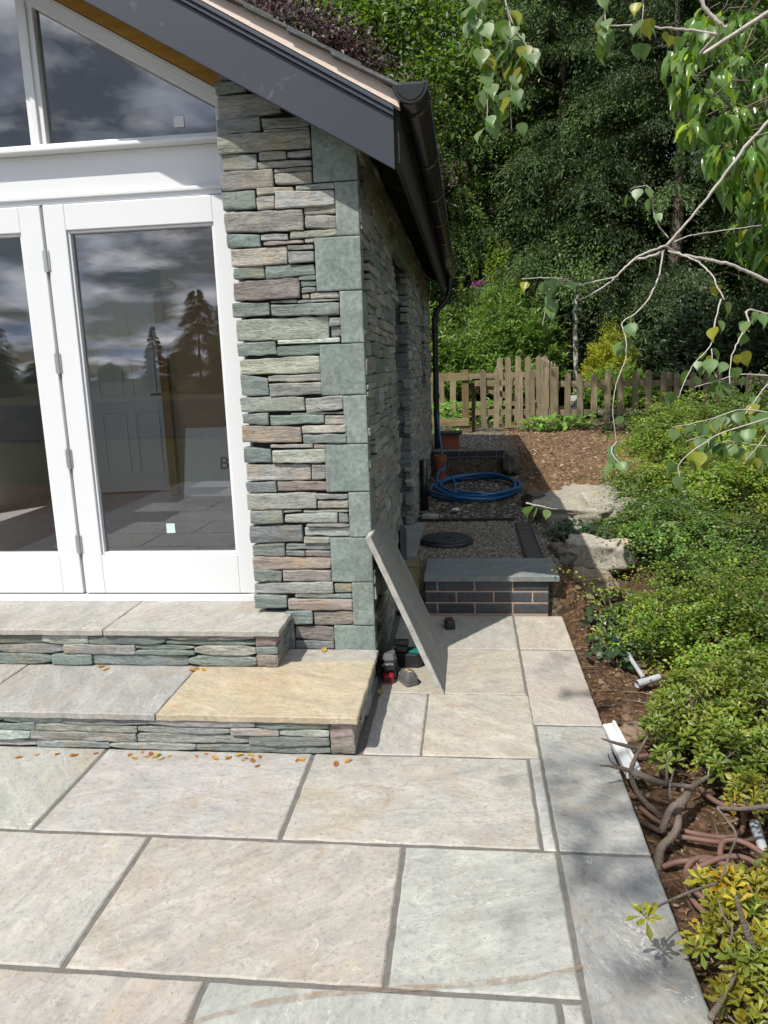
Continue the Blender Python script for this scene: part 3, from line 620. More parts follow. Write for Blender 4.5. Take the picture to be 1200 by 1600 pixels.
for z in (2.02, 1.2, .5):
    c = MB(); c.lathe((-.41, 9.57, z), [(.043, -.03), (.043, .03)], 14); c.build('pipe_collar', M['black'], dpo)
sp = MB(); sp.tube([(-.43, 6.95, .20), (-.43, 6.95, .72)], .04, 12); sp.build('drain_stub', M['black'], house, smooth=True)

# room behind the doors
rm = MB(); rm.box((-4.43, 3.87, .30), (-.80, 9.38, .378)); struct(rm.build('interior_floor', plain('grey_tile_floor', (.36, .36, .35), .3, .15, 3, .05)))
rw = MB(); rw.box((-2.98, 7.30, .385), (-.81, 7.36, 3.3), (1, 1, 1, .2)); rw.box((-4.42, 8.6, .385), (-2.99, 8.66, 3.3), (.5, .5, .5, .3)); rw.build('inner_wall', plain('bare_brown_plaster', (.52, .36, .235), .85, .15, 3, .1), house)
rc = MB()
rc.prism([(-.9, 3.87, 2.75), (-.9, 3.87, 2.78), (RX, 3.87, 3.80), (RX, 3.87, 3.77)], (0, 5.5, 0)); rc.prism([(-4.34, 3.87, 2.75), (RX, 3.87, 3.77), (RX, 3.87, 3.80), (-4.34, 3.87, 2.78)], (0, 5.5, 0))
rc.box((-.82, 3.905, .38), (-.79, 9.3, 2.8)); rc.box((-4.44, 3.93, .38), (-4.41, 3.96, 2.8)); rc.box((-4.44, 3.961, .38), (-4.41, 6.199, .505)); rc.box((-4.44, 3.961, 2.545), (-4.41, 6.199, 2.8)); rc.box((-4.44, 6.2, .38), (-4.41, 9.3, 2.8))  # lining leaves the same added opening free for daylight
rc.build('room_lining', plain('grey_plaster', (.62, .61, .58), .9, .1, 3, .05), house)
idr = MB(); dv = np.array([.86, .18, 0]); dv = dv / np.linalg.norm(dv); nv = np.array([dv[1], -dv[0], 0]); o0 = np.array([-3.86, 7.35, .39])
idr.obox(o0 + dv * .39 + np.array([0, 0, 1.0]), dv * .39, nv * -.02, (0, 0, 1.0))
for ua, ub in ((.10, .35), (.43, .68)):
    for za, zb in ((.18, .82), (.98, 1.82)):
        for a0, a1, b0, b1 in ((ua, ua + .02, za, zb), (ub - .02, ub, za, zb), (ua + .02, ub - .02, za, za + .02), (ua + .02, ub - .02, zb - .02, zb)):
            idr.obox(o0 + dv * (a0 + a1) / 2 + nv * .024 + np.array([0, 0, (b0 + b1) / 2]), dv * (a1 - a0) / 2, nv * -.006, (0, 0, (b1 - b0) / 2))
ido = idr.build('panelled_door', M['white'], house, bevel=.003)
k_ = MB(); k_.tube([o0 + dv * .72 + nv * .02 + (0, 0, 1.0), o0 + dv * .72 + nv * .06 + (0, 0, 1.0), o0 + dv * .62 + nv * .06 + (0, 0, 1.0)], .011, 8); k_.build('handle', M['trim'], ido)
df = MB()
for xx in (-3.02, -2.98): df.box((xx - .02, 7.22, .386), (xx + .02, 7.299, 2.35), (1, 1, 1, rng.random()))
df.build('timber_stud', wood_mat('orange_softwood', (.28, .14, .05), (.36, .20, .08), 2), house)
bd = thing('printed_board', 'pale printed building board leaning up inside behind the door glass', 'board', (-2.45, 6.8, .38))
b_ = MB(); b_.obox((-2.36, 6.80, .73), (.33, 0, 0), (0, .015, .0), (0, .10, .345)); b_.build('sheet', plain('pale_board_face', (.78, .79, .77), .7, .2, 5, .05), bd)
b_ = MB(); b_.obox((-2.36, 6.66, .415), (.30, .0, 0), (0, .10, 0), (0, 0, .032)); b_.build('dark_foot', M['trim'], bd)
def text(body, size, loc, rx, mat, parent, name='lettering', rz=0.0, ext=.0008):
    cu = bpy.data.curves.new(name, 'FONT'); cu.body = body; cu.size = size; cu.extrude = ext; cu.align_x = 'CENTER'; cu.align_y = 'CENTER'
    t_ = bpy.data.objects.new(name, cu); COL.objects.link(t_); t_.location = loc; t_.rotation_euler = (rx, 0, rz)
    dg = bpy.context.evaluated_depsgraph_get(); me = bpy.data.meshes.new_from_object(t_.evaluated_get(dg))
    bpy.data.objects.remove(t_); o = bpy.data.objects.new(name, me); COL.objects.link(o); o.location = loc; o.rotation_euler = (rx, 0, rz)
    me.materials.clear(); me.materials.append(mat); bpy.context.view_layer.update()
    if parent is not None: o.parent = parent; o.matrix_parent_inverse = parent.matrix_world.inverted()
    return o
text('BE', .17, (-2.26, 6.783, .74), rad(74), plain('grey_print', (.20, .20, .20), .6), bd)

# ------------------------------------------------------------------ entrance steps
def step(name, label, x0, x1, y0, z0, z1, depth, slabs, nrow, sx1):
    t = thing(name, label, 'step', ((x0 + x1) / 2, y0 + .2, z0))
    r = MB(); h = z1 - z0 - .024
    W_ = dict(g=6, y=5, l=3, p=.7)
    coursed(r, (x0, y0, z0 + .002), UX, UZ, (0, -1, 0), x1 - x0 - .10, h, .030, .062, .18, .50, W_, lens=.30, fine=.014)
    hs = [0, .5, 1.0] if nrow == 2 else [0, .36, .62, 1.0]
    for a, b in zip(hs[:-1], hs[1:]):       # corner stones
        c = hue('g' if rng.random() < .6 else 'p'); lay(r, (x1 - .10, y0, z0 + .002 + a * h), UX, UZ, (0, -1, 0), .10, (b - a) * h, c, proud=.006); lay(r, (x1, y0 - .006, z0 + .002 + a * h), UY, UZ, (1, 0, 0), .16, (b - a) * h, c, proud=.004)
    coursed(r, (x1, y0 + .15, z0 + .002), UY, UZ, (1, 0, 0), depth - .16, h, .035, .07, .16, .4, W_, lens=.3)
    r.build('riser', M['stone'], t)
    k = MB(); k.box((x0, y0 + .03, z0 - .0), (x1 - .03, y0 + depth - .02, z1 - .026)); k.build('core', M['backing'], t)
    sl = MB()
    for a, b, c0, c1, col in slabs:
        sl.patch((a + .003, c0, z1), UX, UY, UZ, b - a - .006, c1 - c0, .024, max(6, int((b - a) / .03)), 16, col, amp=.0016, rnd=.003, jit=.0032)
    sl.build('tread', M['slab'], t)
    j = MB(); j.box((x0, y0 + .01, z1 - .0255), (sx1 - .04, y0 + depth - .03, z1 - .006)); j.build('joint', M['joint'], t)
    return t
step('entrance_step', 'lower slate faced step with a honey coloured slab at its right end', -4.5, -.492, 2.825, 0, .175, .735,
     [(-4.5, -3.12, 2.80, 3.40, cool), (-3.12, -2.22, 2.80, 3.40, warm), (-2.22, -1.335, 2.80, 3.40, (.335, .328, .315)), (-1.335, -.468, 2.80, 3.40, (.44, .375, .275)), (-.96, -.468, 3.404, 3.555, (.36, .345, .315))], 2, -.468)
step('entrance_step', 'upper slate faced step under the white doors with grey slabs', -4.3, -.935, 3.315, .175, .367, .45,
     [(-4.3, -3.5, 3.29, 3.775, cool), (-3.5, -2.65, 3.29, 3.775, warm), (-2.65, -1.795, 3.29, 3.775, (.352, .343, .32)), (-1.795, -.91, 3.29, 3.775, (.37, .36, .33))], 3, -.91)

# ------------------------------------------------------------------ brick step, wall, gravel yard
def brickwork(t, x0, x1, y, z0, rows, cuts, depth, bcol, rowh=.075, gap=.010, name='bricks', mort='pinkmortar'):
    b = MB()
    for r in range(rows):
        xs = [x0] + [c for c in cuts[r % len(cuts)] if x0 < c < x1] + [x1]
        for a, c in zip(xs[:-1], xs[1:]):
            g0 = 0 if a == x0 else gap / 2; g1 = 0 if c == x1 else gap / 2
            b.patch((a + g0, y, z0 + r * rowh + gap), UX, UZ, (0, -1, 0), c - a - g0 - g1, rowh - gap, .06, 6, 3, np.append(np.array(bcol) * rng.uniform(.75, 1.3) * rng.uniform(.95, 1.05, 3), rng.random()), amp=.0005, rnd=.003, jit=.0008)
        for a, c in ((y + .003, y + depth / 2), (y + depth / 2 + gap, y + depth)):     # right end
            b.patch((x1, a, z0 + r * rowh + gap), UY, UZ, (1, 0, 0), c - a, rowh - gap, .06, 4, 3, np.append(np.array(bcol) * rng.uniform(.8, 1.2), rng.random()), amp=.0005, rnd=.003, jit=.0008)
    b.build(name, M['brick'], t)
    m = MB(); m.box((x0, y + .004, z0 - .04), (x1 - .004, y + depth, z0 + rows * rowh + .004)); m.build('mortar', M[mort], t)
bs = thing('brick_step', 'low blue black brick step with a smooth grey coping slab', 'step', (.1, 4.75, 0))
brickwork(bs, -.295, .487, 4.61, 0, 3, [[-.215, .022, .262], [-.095, .143, .385]], .42, (.060, .062, .072))
cs = MB(); cs.patch((-.30, 4.585, .262), UX, UY, UZ, .85, .46, .030, 26, 14, (.20, .222, .222, .31), amp=.0009, rnd=.003, jit=.003); cs.build('coping_slab', M['slab'], bs)
bw = thing('brick_wall', 'short dark brick retaining wall with black joints behind the blue pipe coil', 'wall', (0, 9.25, .24))
brickwork(bw, -.45, .42, 9.2, .235, 4, [[-.25, -.02, .21], [-.36, -.13, .10, .33]], .2, (.030, .028, .030), mort='joint')

ICO_V = None
def ico():
    p = (1 + 5 ** .5) / 2
    v = np.array([(-1,p,0),(1,p,0),(-1,-p,0),(1,-p,0),(0,-1,p),(0,1,p),(0,-1,-p),(0,1,-p),(p,0,-1),(p,0,1),(-p,0,-1),(-p,0,1)], float); v /= np.linalg.norm(v[0])
    f = np.array([(0,11,5),(0,5,1),(0,1,7),(0,7,10),(0,10,11),(1,5,9),(5,11,4),(11,10,2),(10,7,6),(7,1,8),(3,9,4),(3,4,2),(3,2,6),(3,6,8),(3,8,9),(4,9,5),(2,4,11),(6,2,10),(8,6,7),(9,8,1)])
    return v, f
IV, IF = ico()
def rotmats(n):
    q = rng.normal(size=(n, 4)); q /= np.linalg.norm(q, axis=1)[:, None]; w, x, y, z = q.T
    return np.stack([1-2*(y*y+z*z), 2*(x*y-z*w), 2*(x*z+y*w), 2*(x*y+z*w), 1-2*(x*x+z*z), 2*(y*z-x*w), 2*(x*z-y*w), 2*(y*z+x*w), 1-2*(x*x+y*y)], 1).reshape(-1, 3, 3)
def pebbles(P, size, cols, flat=.6, lng=1.0):
    n = len(P); sc = size[:, None] * np.stack([rng.uniform(.7, 1.2, n) * lng, rng.uniform(.6, 1.1, n), rng.uniform(.7, 1.1, n) * flat], 1)
    V = IV[None] * rng.uniform(.8, 1.15, (n, 12, 1)) * sc[:, None, :]
    a = rng.uniform(0, 6.28, n); tl = rng.normal(0, .35, n)
    c, s = np.cos(a), np.sin(a); ct, st_ = np.cos(tl), np.sin(tl)
    x = V[..., 0] * ct[:, None] - V[..., 2] * st_[:, None]; z = V[..., 0] * st_[:, None] + V[..., 2] * ct[:, None]
    V = np.stack([x * c[:, None] - V[..., 1] * s[:, None], x * s[:, None] + V[..., 1] * c[:, None], z], -1) + P[:, None, :]
    F = (IF[None] + 12 * np.arange(n)[:, None, None]).reshape(-1, 3)
    T = np.repeat(np.hstack([cols, rng.random((n, 1))]), 20, 0)
    m = MB(); m.add(V.reshape(-1, 3), F, T); return m
def scatter(n, x0, x1, y0, y1, cond=None):
    x = rng.uniform(x0, x1, n); y = rng.uniform(y0, y1, n)
    if cond is not None: k = cond(x, y); x, y = x[k], y[k]
    return np.stack([x, y, gz(x, y)], 1)
def colours(n, cs, var=.25):
    c = np.array(cs)[rng.integers(0, len(cs), n)]; return c * rng.uniform(1 - var, 1 + var, (n, 1))
P = scatter(9000, -.47, .62, 4.95, 6.45, lambda x, y: (y > 5.02) | (x > .56))
tag(pebbles(P + (0, 0, .002), rng.uniform(.005, .010, len(P)), colours(len(P), [(.27, .24, .19), (.20, .18, .15), (.33, .30, .25), (.14, .12, .10)])).build('gravel', M['chip']), 'fine tan pea gravel around the round cover', 'gravel', kind='stuff')
P = scatter(5200, -.47, .80, 6.4, 11.6, lambda x, y: x < .55 + .1 * np.sin(y * 5))
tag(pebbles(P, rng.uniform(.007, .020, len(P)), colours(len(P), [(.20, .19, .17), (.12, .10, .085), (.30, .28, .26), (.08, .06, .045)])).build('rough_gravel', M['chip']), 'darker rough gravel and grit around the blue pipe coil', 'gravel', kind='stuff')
P = scatter(7500, .5, 3.6, 5.6, 12.6, lambda x, y: (x > .62) & (rng.random(len(x)) < np.clip(1.3 - (x - .8) * .35, .2, 1)))
tag(pebbles(P, rng.uniform(.006, .020, len(P)), colours(len(P), [(.20, .13, .08), (.28, .20, .13), (.11, .07, .045), (.35, .28, .20)]), .35, 1.8).build('bark_mulch', M['chip']), 'brown bark chippings on the sunlit path', 'mulch', kind='stuff')
P = scatter(5200, .585, 1.9, 1.0, 5.6)
sz = np.where(rng.random(len(P)) < .035, rng.uniform(.018, .042, len(P)), rng.uniform(.003, .012, len(P)))
tag(pebbles(P, sz, colours(len(P), [(.13, .085, .055), (.17, .115, .075), (.085, .055, .036), (.24, .185, .14)])).build('loose_soil', M['chip']), 'crumbly brown soil and small stones beside the paving', 'soil', kind='stuff')

# manhole cover, channel, offcuts, pots
mh = thing('manhole_cover', 'round black plastic inspection cover set in fine gravel', 'manhole cover', (-.185, 5.62, .235))
b = MB(); b.lathe((-.185, 5.62, .235), [(.205, -.02), (.205, .022), (.197, .030)], 40); b.build('rim', M['dkplastic'], mh)
b = MB(); b.lathe((-.185, 5.62, .235), [(.190, .024), (.190, .040), (.182, .046)], 40)
for k in range(6): a = k * 1.047; b.lathe((-.185 + .15 * math.cos(a), 5.62 + .15 * math.sin(a), .281), [(.011, 0), (.011, .006)], 8)
b.box((-.215, 5.60, .2815), (-.155, 5.64, .288)); b.build('lid', M['dkplastic'], mh)
dc = thing('drainage_channel', 'narrow slotted black drainage channel along the edge of the gravel', 'drain', (.43, 5.65, .235))
b = MB(); b.box((.375, 5.06, .2), (.388, 6.25, .262)); b.box((.487, 5.06, .2), (.50, 6.25, .262)); b.box((.3885, 5.06, .2), (.4865, 6.25, .235)); b.build('trough', M['dkplastic'], dc)
b = MB()
for y in np.arange(5.08, 6.24, .05): b.box((.3885, y, .2355), (.4865, y + .028, .259))
b.build('grating', plain('grate_plastic', (.08, .075, .068), .6), dc)
te = thing('timber_edging', 'thin dark timber edging strip across the gravel behind the round cover', 'edging', (0, 6.42, .23))
b = MB(); b.box((-.45, 6.40, .2), (.375, 6.425, .262)); b.build('board', M['darkwood'], te)
oc = MB(); oc.patch((-.425, 6.47, .285), UX, UY, UZ, .145, .075, .045, 8, 5, (.33, .34, .31, .4), back=True); tag(oc.build('concrete_block', M['slab']), 'small pale grey block lying by the black drain pipe', 'block')
tp = thing('timber_post', 'short square olive timber post standing against the brick step', 'post', (-.40, 4.62, 0))
b = MB(); b.box((-.46, 4.62, 0), (-.335, 4.72, .315), (.8, .85, .6, .3)); b.build('post', M['fence'], tp, bevel=.006)
b = MB(); b.box((-.465, 4.613, .3155), (-.33, 4.726, .335), (.75, .8, .6, .7)); b.build('post_cap', M['fencerail'], tp, bevel=.004)
mb_ = MB(); mb_.prism([(-.462, 4.78, .24), (-.462, 5.12, .24), (-.462, 5.12, .46), (-.462, 4.78, .56)], (.012, 0, 0)); tag(mb_.build('membrane_sheet', M['trim']), 'dark blue damp proof sheet standing against the shaded wall', 'sheet')
pb = thing('terracotta_box', 'square terracotta box with a dark green lid on the upper gravel', 'planter', (-.24, 9.62, .53))
b = MB(); b.box((-.37, 9.50, .52), (-.13, 9.74, .715)); b.build('body', M['terra'], pb, bevel=.008)
b = MB(); b.box((-.40, 9.46, .7155), (-.09, 9.78, .745)); b.build('lid', M['lid'], pb, bevel=.006)
tpi = thing('terracotta_pipe', 'upright terracotta drain pipe beside the downpipe foot', 'pipe', (-.36, 9.0, .235))
b = MB(); b.lathe((-.345, 8.85, .235), [(.06, -.02), (.06, .22), (.075, .225), (.075, .30), (.06, .30), (.058, .23)], 20); b.build('pipe', M['terra'], tpi, smooth=False)
ws = pebbles(np.array([[-.135, 6.80, .265]]), np.array([.045]), np.array([[.55, .53, .48]]), .6); tag(ws.build('white_stone', M['chip']), 'white rounded stone in front of the blue pipe coil', 'stone')
# coil of blue pipe
co = thing('blue_pipe_coil', 'loose coil of bright blue water pipe lying on the gravel', 'pipe coil', (.05, 8.0, .24))
turns = []
loops = [(.05, 8.05, .47, .78, .262, .0), (.06, 8.02, .475, .80, .288, .10), (.10, 8.08, .42, .70, .266, .25), (.085, 8.0, .44, .74, .30, .18), (.09, 8.12, .40, .64, .292, .35), (.11, 7.98, .41, .72, .318, .2)]
c = MB()
for cx_, cy_, rx_, ry_, z_, ph in loops:
    a = np.linspace(0, 2 * math.pi, 56, endpoint=False) + ph; w = 1 + .03 * np.sin(2 * a + ph * 9)
    c.tube(np.stack([cx_ + rx_ * w * np.cos(a), cy_ + ry_ * w * np.sin(a), z_ + .012 * np.sin(a * 3 + ph * 20)], 1), .0135, 8, closed=True)
c.tube(bez([(-.37, 8.3, .30), (-.36, 8.6, .36), (-.30, 8.75, .40), (-.33, 8.95, .55), (-.36, 9.1, .75), (-.39, 9.2, 1.0)], 7), .0135, 8)
c.tube(bez([(-.16, 7.35, .275), (-.15, 7.7, .30), (-.17, 8.2, .31), (-.18, 8.62, .30), (-.02, 8.75, .29)], 7), .0135, 8)
c.build('pipe', M['blue'], co, smooth=True)

# slab leaning on the corner of the house
sl_t = thing('leaning_slab', 'loose grey paving slab leaning on edge against the house corner', 'paving slab', (-.15, 3.68, 0))
b = MB(); dirv = np.array([-.335, 0, .79]); ln_ = np.linalg.norm(dirv); dirv /= ln_; nrm = np.array([dirv[2], 0, -dirv[0]])
b.patch(np.array([-.135, 3.425, .004]), (0, 1, 0), dirv, nrm, .52, .86, .026, 18, 28, (.235, .24, .232, .62), amp=.001, rnd=.003, jit=.003, back=True, stint=(.40, .395, .37)); b.build('slab', M['slab'], sl_t)
# cordless tool batteries
M['grey_p'] = plain('grey_battery_plastic', (.11, .11, .11), .45, .1, 40, .05); M['black_p'] = plain('black_battery_plastic', (.024, .024, .026), .4, .1, 40, .05)
M['red_p'] = plain('red_battery_plastic', (.26, .010, .016), .5); M['teal_p'] = plain('teal_tool_plastic', (.01, .16, .15), .4); M['yel_p'] = plain('yellow_label', (.55, .42, .10), .5); M['lab_p'] = plain('pale_label', (.5, .5, .48), .5)
def rounded(mb, cx_, cy_, z0, z1, a, b, rz, cut=.25, top=1.0):
    k = [(-1, -1 + cut), (-1 + cut, -1), (1 - cut, -1), (1, -1 + cut), (1, 1 - cut), (1 - cut, 1), (-1 + cut, 1), (-1, 1 - cut)]
    cz, sz_ = math.cos(rz), math.sin(rz)
    lo = [(cx_ + cz*x*a - sz_*y*b, cy_ + sz_*x*a + cz*y*b, z0) for x, y in k]; hi = [(cx_ + cz*x*a*top - sz_*y*b*top, cy_ + sz_*x*a*top + cz*y*b*top, z1) for x, y in k]
    n = 8; mb.add(lo + hi, [list(range(n))[::-1], list(range(n, 2*n))] + [[i, (i+1) % n, n + (i+1) % n, n + i] for i in range(n)])
def battery(name, label, cx_, cy_, z0, rz, body, top, lab, sc=1.0):
    t = thing(name, label, 'battery', (cx_, cy_, z0), 'cordless tool batteries by the house corner'); b = MB()
    rounded(b, cx_, cy_, z0, z0 + .018 * sc, .037 * sc, .057 * sc, rz, .25); rounded(b, cx_, cy_, z0 + .020 * sc, z0 + .042 * sc, .0365 * sc, .056 * sc, rz, .3, .97); b.build('case', M[body], t, bevel=.002)
    b = MB(); rounded(b, cx_, cy_, z0 + .0425 * sc, z0 + .060 * sc, .030 * sc, .050 * sc, rz, .35, .86); b.build('terminal_block', M[top], t, bevel=.002)
    b = MB(); ca, sa = math.cos(rz), math.sin(rz)
    for oy in (-.016, .012): b.obox((cx_ - sa * oy * sc, cy_ + ca * oy * sc, z0 + .0613 * sc), (ca * .011 * sc, sa * .011 * sc, 0), (-sa * .006 * sc, ca * .006 * sc, 0), (0, 0, .0008))
    b.build('label', M[lab], t); return t
battery('tool_battery', 'grey cordless tool battery with yellow labels, in front of the leaning slab', -.325, 3.555, .002, .55, 'grey_p', 'grey_p', 'yel_p', 1.0)
battery('tool_battery', 'small black battery with a red label, alone on the paving before the brick step', -.135, 4.375, .002, .15, 'black_p', 'black_p', 'red_p', .86)
tb = thing('cordless_tool', 'stubby black cordless tool with a grey top and red nose against the lower step', 'power tool', (-.43, 3.58, 0))
b = MB(); rounded(b, -.425, 3.63, .002, .055, .045, .05, .1, .3); rounded(b, -.425, 3.62, .056, .105, .042, .052, .1, .35, .95); b.build('body', M['black_p'], tb, bevel=.004)
b = MB(); rounded(b, -.425, 3.625, .1055, .135, .038, .046, .1, .4, .75); b.obox((-.425, 3.575, .082), (.036, .004, 0), (0, .002, 0), (0, 0, .006)); b.build('top_cover', M['grey_p'], tb, bevel=.004)
b = MB(); rounded(b, -.424, 3.548, .004, .046, .030, .022, .1, .35, .9); b.build('nose', M['red_p'], tb, bevel=.004)
b = MB(); b.obox((-.424, 3.5265, .024), (.017, .001, 0), (0, .001, 0), (0, 0, .010)); b.build('nose_grille', M['black_p'], tb)
text('makita', .020, (-.425, 3.5645, .093), rad(90), M['lab_p'], tb, rz=.1)
ch = thing('battery_charger', 'black and teal battery charger half hidden behind the leaning slab', 'charger', (-.36, 3.80, 0))
b = MB(); rounded(b, -.345, 3.80, .002, .075, .085, .06, -.12, .25, .93); b.build('body', M['black_p'], ch, bevel=.005)
b = MB(); b.obox((-.30, 3.79, .080), (.032, -.004, 0), (.004, .035, 0), (0, 0, .006)); b.build('dock', M['teal_p'], ch, bevel=.003)
b = MB(); b.tube([(-.42, 3.80, .12), (-.34, 3.79, .125)], .02, 12); b.box((-.40, 3.77, .078), (-.345, 3.83, .104)); b.build('handle', M['grey_p'], ch, bevel=.002)

# fallen leaves
def fallen(px, py, z, col, s=.026, at_z=None):
    P_ = atz(px, py, z); m = MB(); a = rng.uniform(0, 6.28); ca, sa = math.cos(a), math.sin(a); lf = rng.uniform(.2, .8) * s
    pts = [(-1, 0, .1), (-.3, .5, .35), (.5, .38, .5), (1.1, 0, .2), (.5, -.38, .7), (-.3, -.5, .2), (.1, 0, .05)]
    V = [(P_[0] + s * (x * ca - y * sa), P_[1] + s * (x * sa + y * ca), z + .002 + lf * h) for x, y, h in pts]
    m.add(V, [[0, 6, 1], [1, 6, 2], [2, 6, 3], [3, 6, 4], [4, 6, 5], [5, 6, 0]], np.append(col, .5)); return m
OR = [(.42, .17, .035), (.50, .26, .05), (.33, .12, .04), (.45, .32, .10)]
M['dry'] = leaf_mat('dry_leaf', (1, 1, 1), .25, .6, .2)
spots = [(60, 1178), (90, 1177), (118, 1179), (150, 1176), (205, 1178), (222, 1174), (228, 1181), (236, 1177), (243, 1180), (250, 1184), (212, 1183), (310, 1180), (322, 1177), (360, 1183), (374, 1179), (384, 1184), (390, 1178), (398, 1187), (404, 1196), (410, 1181), (465, 1187), (472, 1186), (480, 1184), (522, 1193), (545, 1188), (378, 1187), (340, 1184), (30, 1182), (262, 1180)]
for i, (px, py) in enumerate(spots):
    tag(fallen(px + rng.uniform(-4, 4), py + 2, .0, OR[int(rng.integers(4))], rng.uniform(.009, .023)).build('fallen_leaf', M['dry'], smooth=False), 'small dry orange leaf fallen on the paving along the foot of the lower step', 'leaf', 'dry leaves along the foot of the step')
for i, (px, py) in enumerate([(158, 1042), (166, 1046), (162, 1037), (300, 1048), (308, 1045), (318, 1047)]):
    tag(fallen(px, py, .176, OR[int(rng.integers(4))], rng.uniform(.014, .022)).build('fallen_leaf', M['dry']), 'dry orange leaf fallen on the lower step', 'leaf', 'dry leaves on the lower step')
tag(fallen(402, 942, .368, OR[0], .02).build('fallen_leaf', M['dry']), 'single orange leaf on the upper step against the door frame corner', 'leaf')
tag(fallen(506, 1017, .176, OR[3], .03).build('fallen_leaf', M['dry']), 'larger yellow leaf at the foot of the stone pier', 'leaf')
tag(fallen(594, 1082, .002, OR[3], .028).build('fallen_leaf', M['dry']), 'yellow leaf in the shade in front of the red nosed tool', 'leaf')

# pipes, board and hose on the soil
M['pvc'] = plain('grey_white_pvc', (.40, .42, .44), .5, .35, 14, .08)
w1 = MB(); w1.obox((.600, 2.93, -.005), (.020, .0, .004), (-.012, .20, 0), (0, 0, .014)); w1.obox((.626, 2.93, .0), (.006, 0, .002), (-.012, .20, 0), (0, 0, .024)); tag(w1.build('plastic_trim', plain('white_plastic_trim', (.58, .59, .57), .6, .3, 16, .15), bevel=.002), 'broken length of white plastic trim along the paving edge', 'trim')
def hollow(name, label, p0, p1, r, cat='pipe'):
    t = thing(name, label, cat, tuple(p0)); b = MB(); b.tube([p0, p1], r, 14, caps=False); d = np.asarray(p1, float) - p0; d /= np.linalg.norm(d)
    b.tube([np.asarray(p0) , np.asarray(p0) + d * .004], r * .86, 14); b.build('pipe', M['pvc'], t, smooth=True)
    b = MB(); b.tube([np.asarray(p0) - d * .012, np.asarray(p0) + d * .05], r * 1.12, 14, caps=False); b.build('collar', M['pvc'], t, smooth=True)
hollow('waste_pipe', 'grey plastic pipe lying on the soil at the edge of the upper azalea', atz(982, 1024, -.02), atz(1006, 1060, -.03), .012)
hollow('waste_pipe', 'short wide grey pipe end showing its mouth under the azalea', atz(998, 1068, -.05), atz(1030, 1058, -.04), .018)
hollow('waste_pipe', 'pale grey pipe end by the red brown hose under the azalea', atz(1150, 1252, -.04), atz(1168, 1262, -.05), .017)
hollow('waste_pipe', 'pale blue pipe half hidden in yellow azalea leaves', atz(1180, 1290, -.04), atz(1195, 1335, -.05), .016)
M['hose'] = plain('red_brown_hose', (.155, .085, .066), .65, .35, 18, .15)
hz = thing('garden_hose', 'dull red brown garden hose coiled on the soil beside the paving', 'hose', tuple(atz(1150, 1360, -.09)))
b = MB(); zz = -.075
def hpath(pts, z=zz, r=.0098): b.tube(bez([atz(x, y, z + dz) for x, y, dz in pts], 8), r, 8)
hpath([(1000, 1262, 0), (1030, 1285, .0), (1075, 1300, .01), (1120, 1308, .0), (1150, 1306, .01), (1162, 1290, .02), (1158, 1265, .02), (1130, 1258, .02), (1105, 1243, .02), (1095, 1232, .01)])
hpath([(1003, 1285, 0), (1040, 1302, .01), (1080, 1310, .01), (1130, 1316, .01), (1175, 1312, .01), (1185, 1290, .02), (1178, 1268, .03), (1150, 1258, .03)])
hpath([(1035, 1355, 0), (1060, 1347, .01), (1100, 1345, .02), (1140, 1352, .02), (1190, 1370, .02), (1230, 1395, .02)])
for k in range(5):
    cxx, cyy = .82 + rng.normal(0, .03), 2.17 + rng.normal(0, .035); a = np.linspace(0, 2 * math.pi, 44, endpoint=False) + k; rx_, ry_ = rng.uniform(.12, .20), rng.uniform(.07, .13)
    b.tube(np.stack([cxx + rx_ * np.cos(a), cyy + ry_ * np.sin(a + .4 * np.sin(a + k)) + .03 * np.sin(2 * a + k * 2.1) + (a - k) * 0, -.09 + .012 * k + .016 * np.sin(2 * a + k * 1.7)], 1), .0098, 8, closed=True)
hpath([(1125, 1345, .02), (1128, 1318, .03), (1145, 1312, .04), (1170, 1320, .04), (1200, 1340, .04)])
hpath([(985, 1180, .0), (1000, 1182, 0), (1030, 1178, .01), (1050, 1190, .01)], r=.011)
b.build('hose', M['hose'], hz, smooth=True)

# rocks
M['rock'] = stone_mat('rockery_stone', False, .8, .2, .85)
from mathutils import noise as mnoise
def rock(name, label, c, size, rz, col, seed, strat=.35, sub=26, box=3.2):
    """a weathered block: superellipsoid with layered noise"""
    th_ = np.linspace(-math.pi/2, math.pi/2, sub); ph = np.linspace(0, 2 * math.pi, sub * 2, endpoint=False)
    V = []
    def sp_(w, m): return np.sign(w) * np.abs(w) ** (2 / m)
    ca, sa = math.cos(rz), math.sin(rz)
    for t in th_:
        for p in ph:
            x = sp_(math.cos(t), box) * sp_(math.cos(p), box); y = sp_(math.cos(t), box) * sp_(math.sin(p), box); z = sp_(math.sin(t), box)
            v = Vector((x * size[0], y * size[1], z * size[2])); q = Vector((x * 1.3 + seed, y * 1.3, z * 1.3))
            d = mnoise.noise(q * 1.1) * .30 + mnoise.noise(q * 2.7) * .16 + mnoise.noise(q * 6) * .06
            d += strat * .14 * (mnoise.noise(Vector((seed * 3, z * 7 + x * .8, seed))))
            v = v * (1 + d)
            V.append((c[0] + v.x * ca - v.y * sa, c[1] + v.x * sa + v.y * ca, c[2] + v.z))
    k = len(ph); F = [[i*k + q, i*k + (q+1) % k, (i+1)*k + (q+1) % k, (i+1)*k + q] for i in range(sub - 1) for q in range(k)]
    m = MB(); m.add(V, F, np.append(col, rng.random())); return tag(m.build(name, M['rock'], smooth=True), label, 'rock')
rock('boulder', 'big flat topped grey boulder beside the bark path, partly in shadow', (.98, 6.75, .21), (.36, .56, .19), -.25, (.33, .305, .26), 3.1, .12, 34, 5.0)
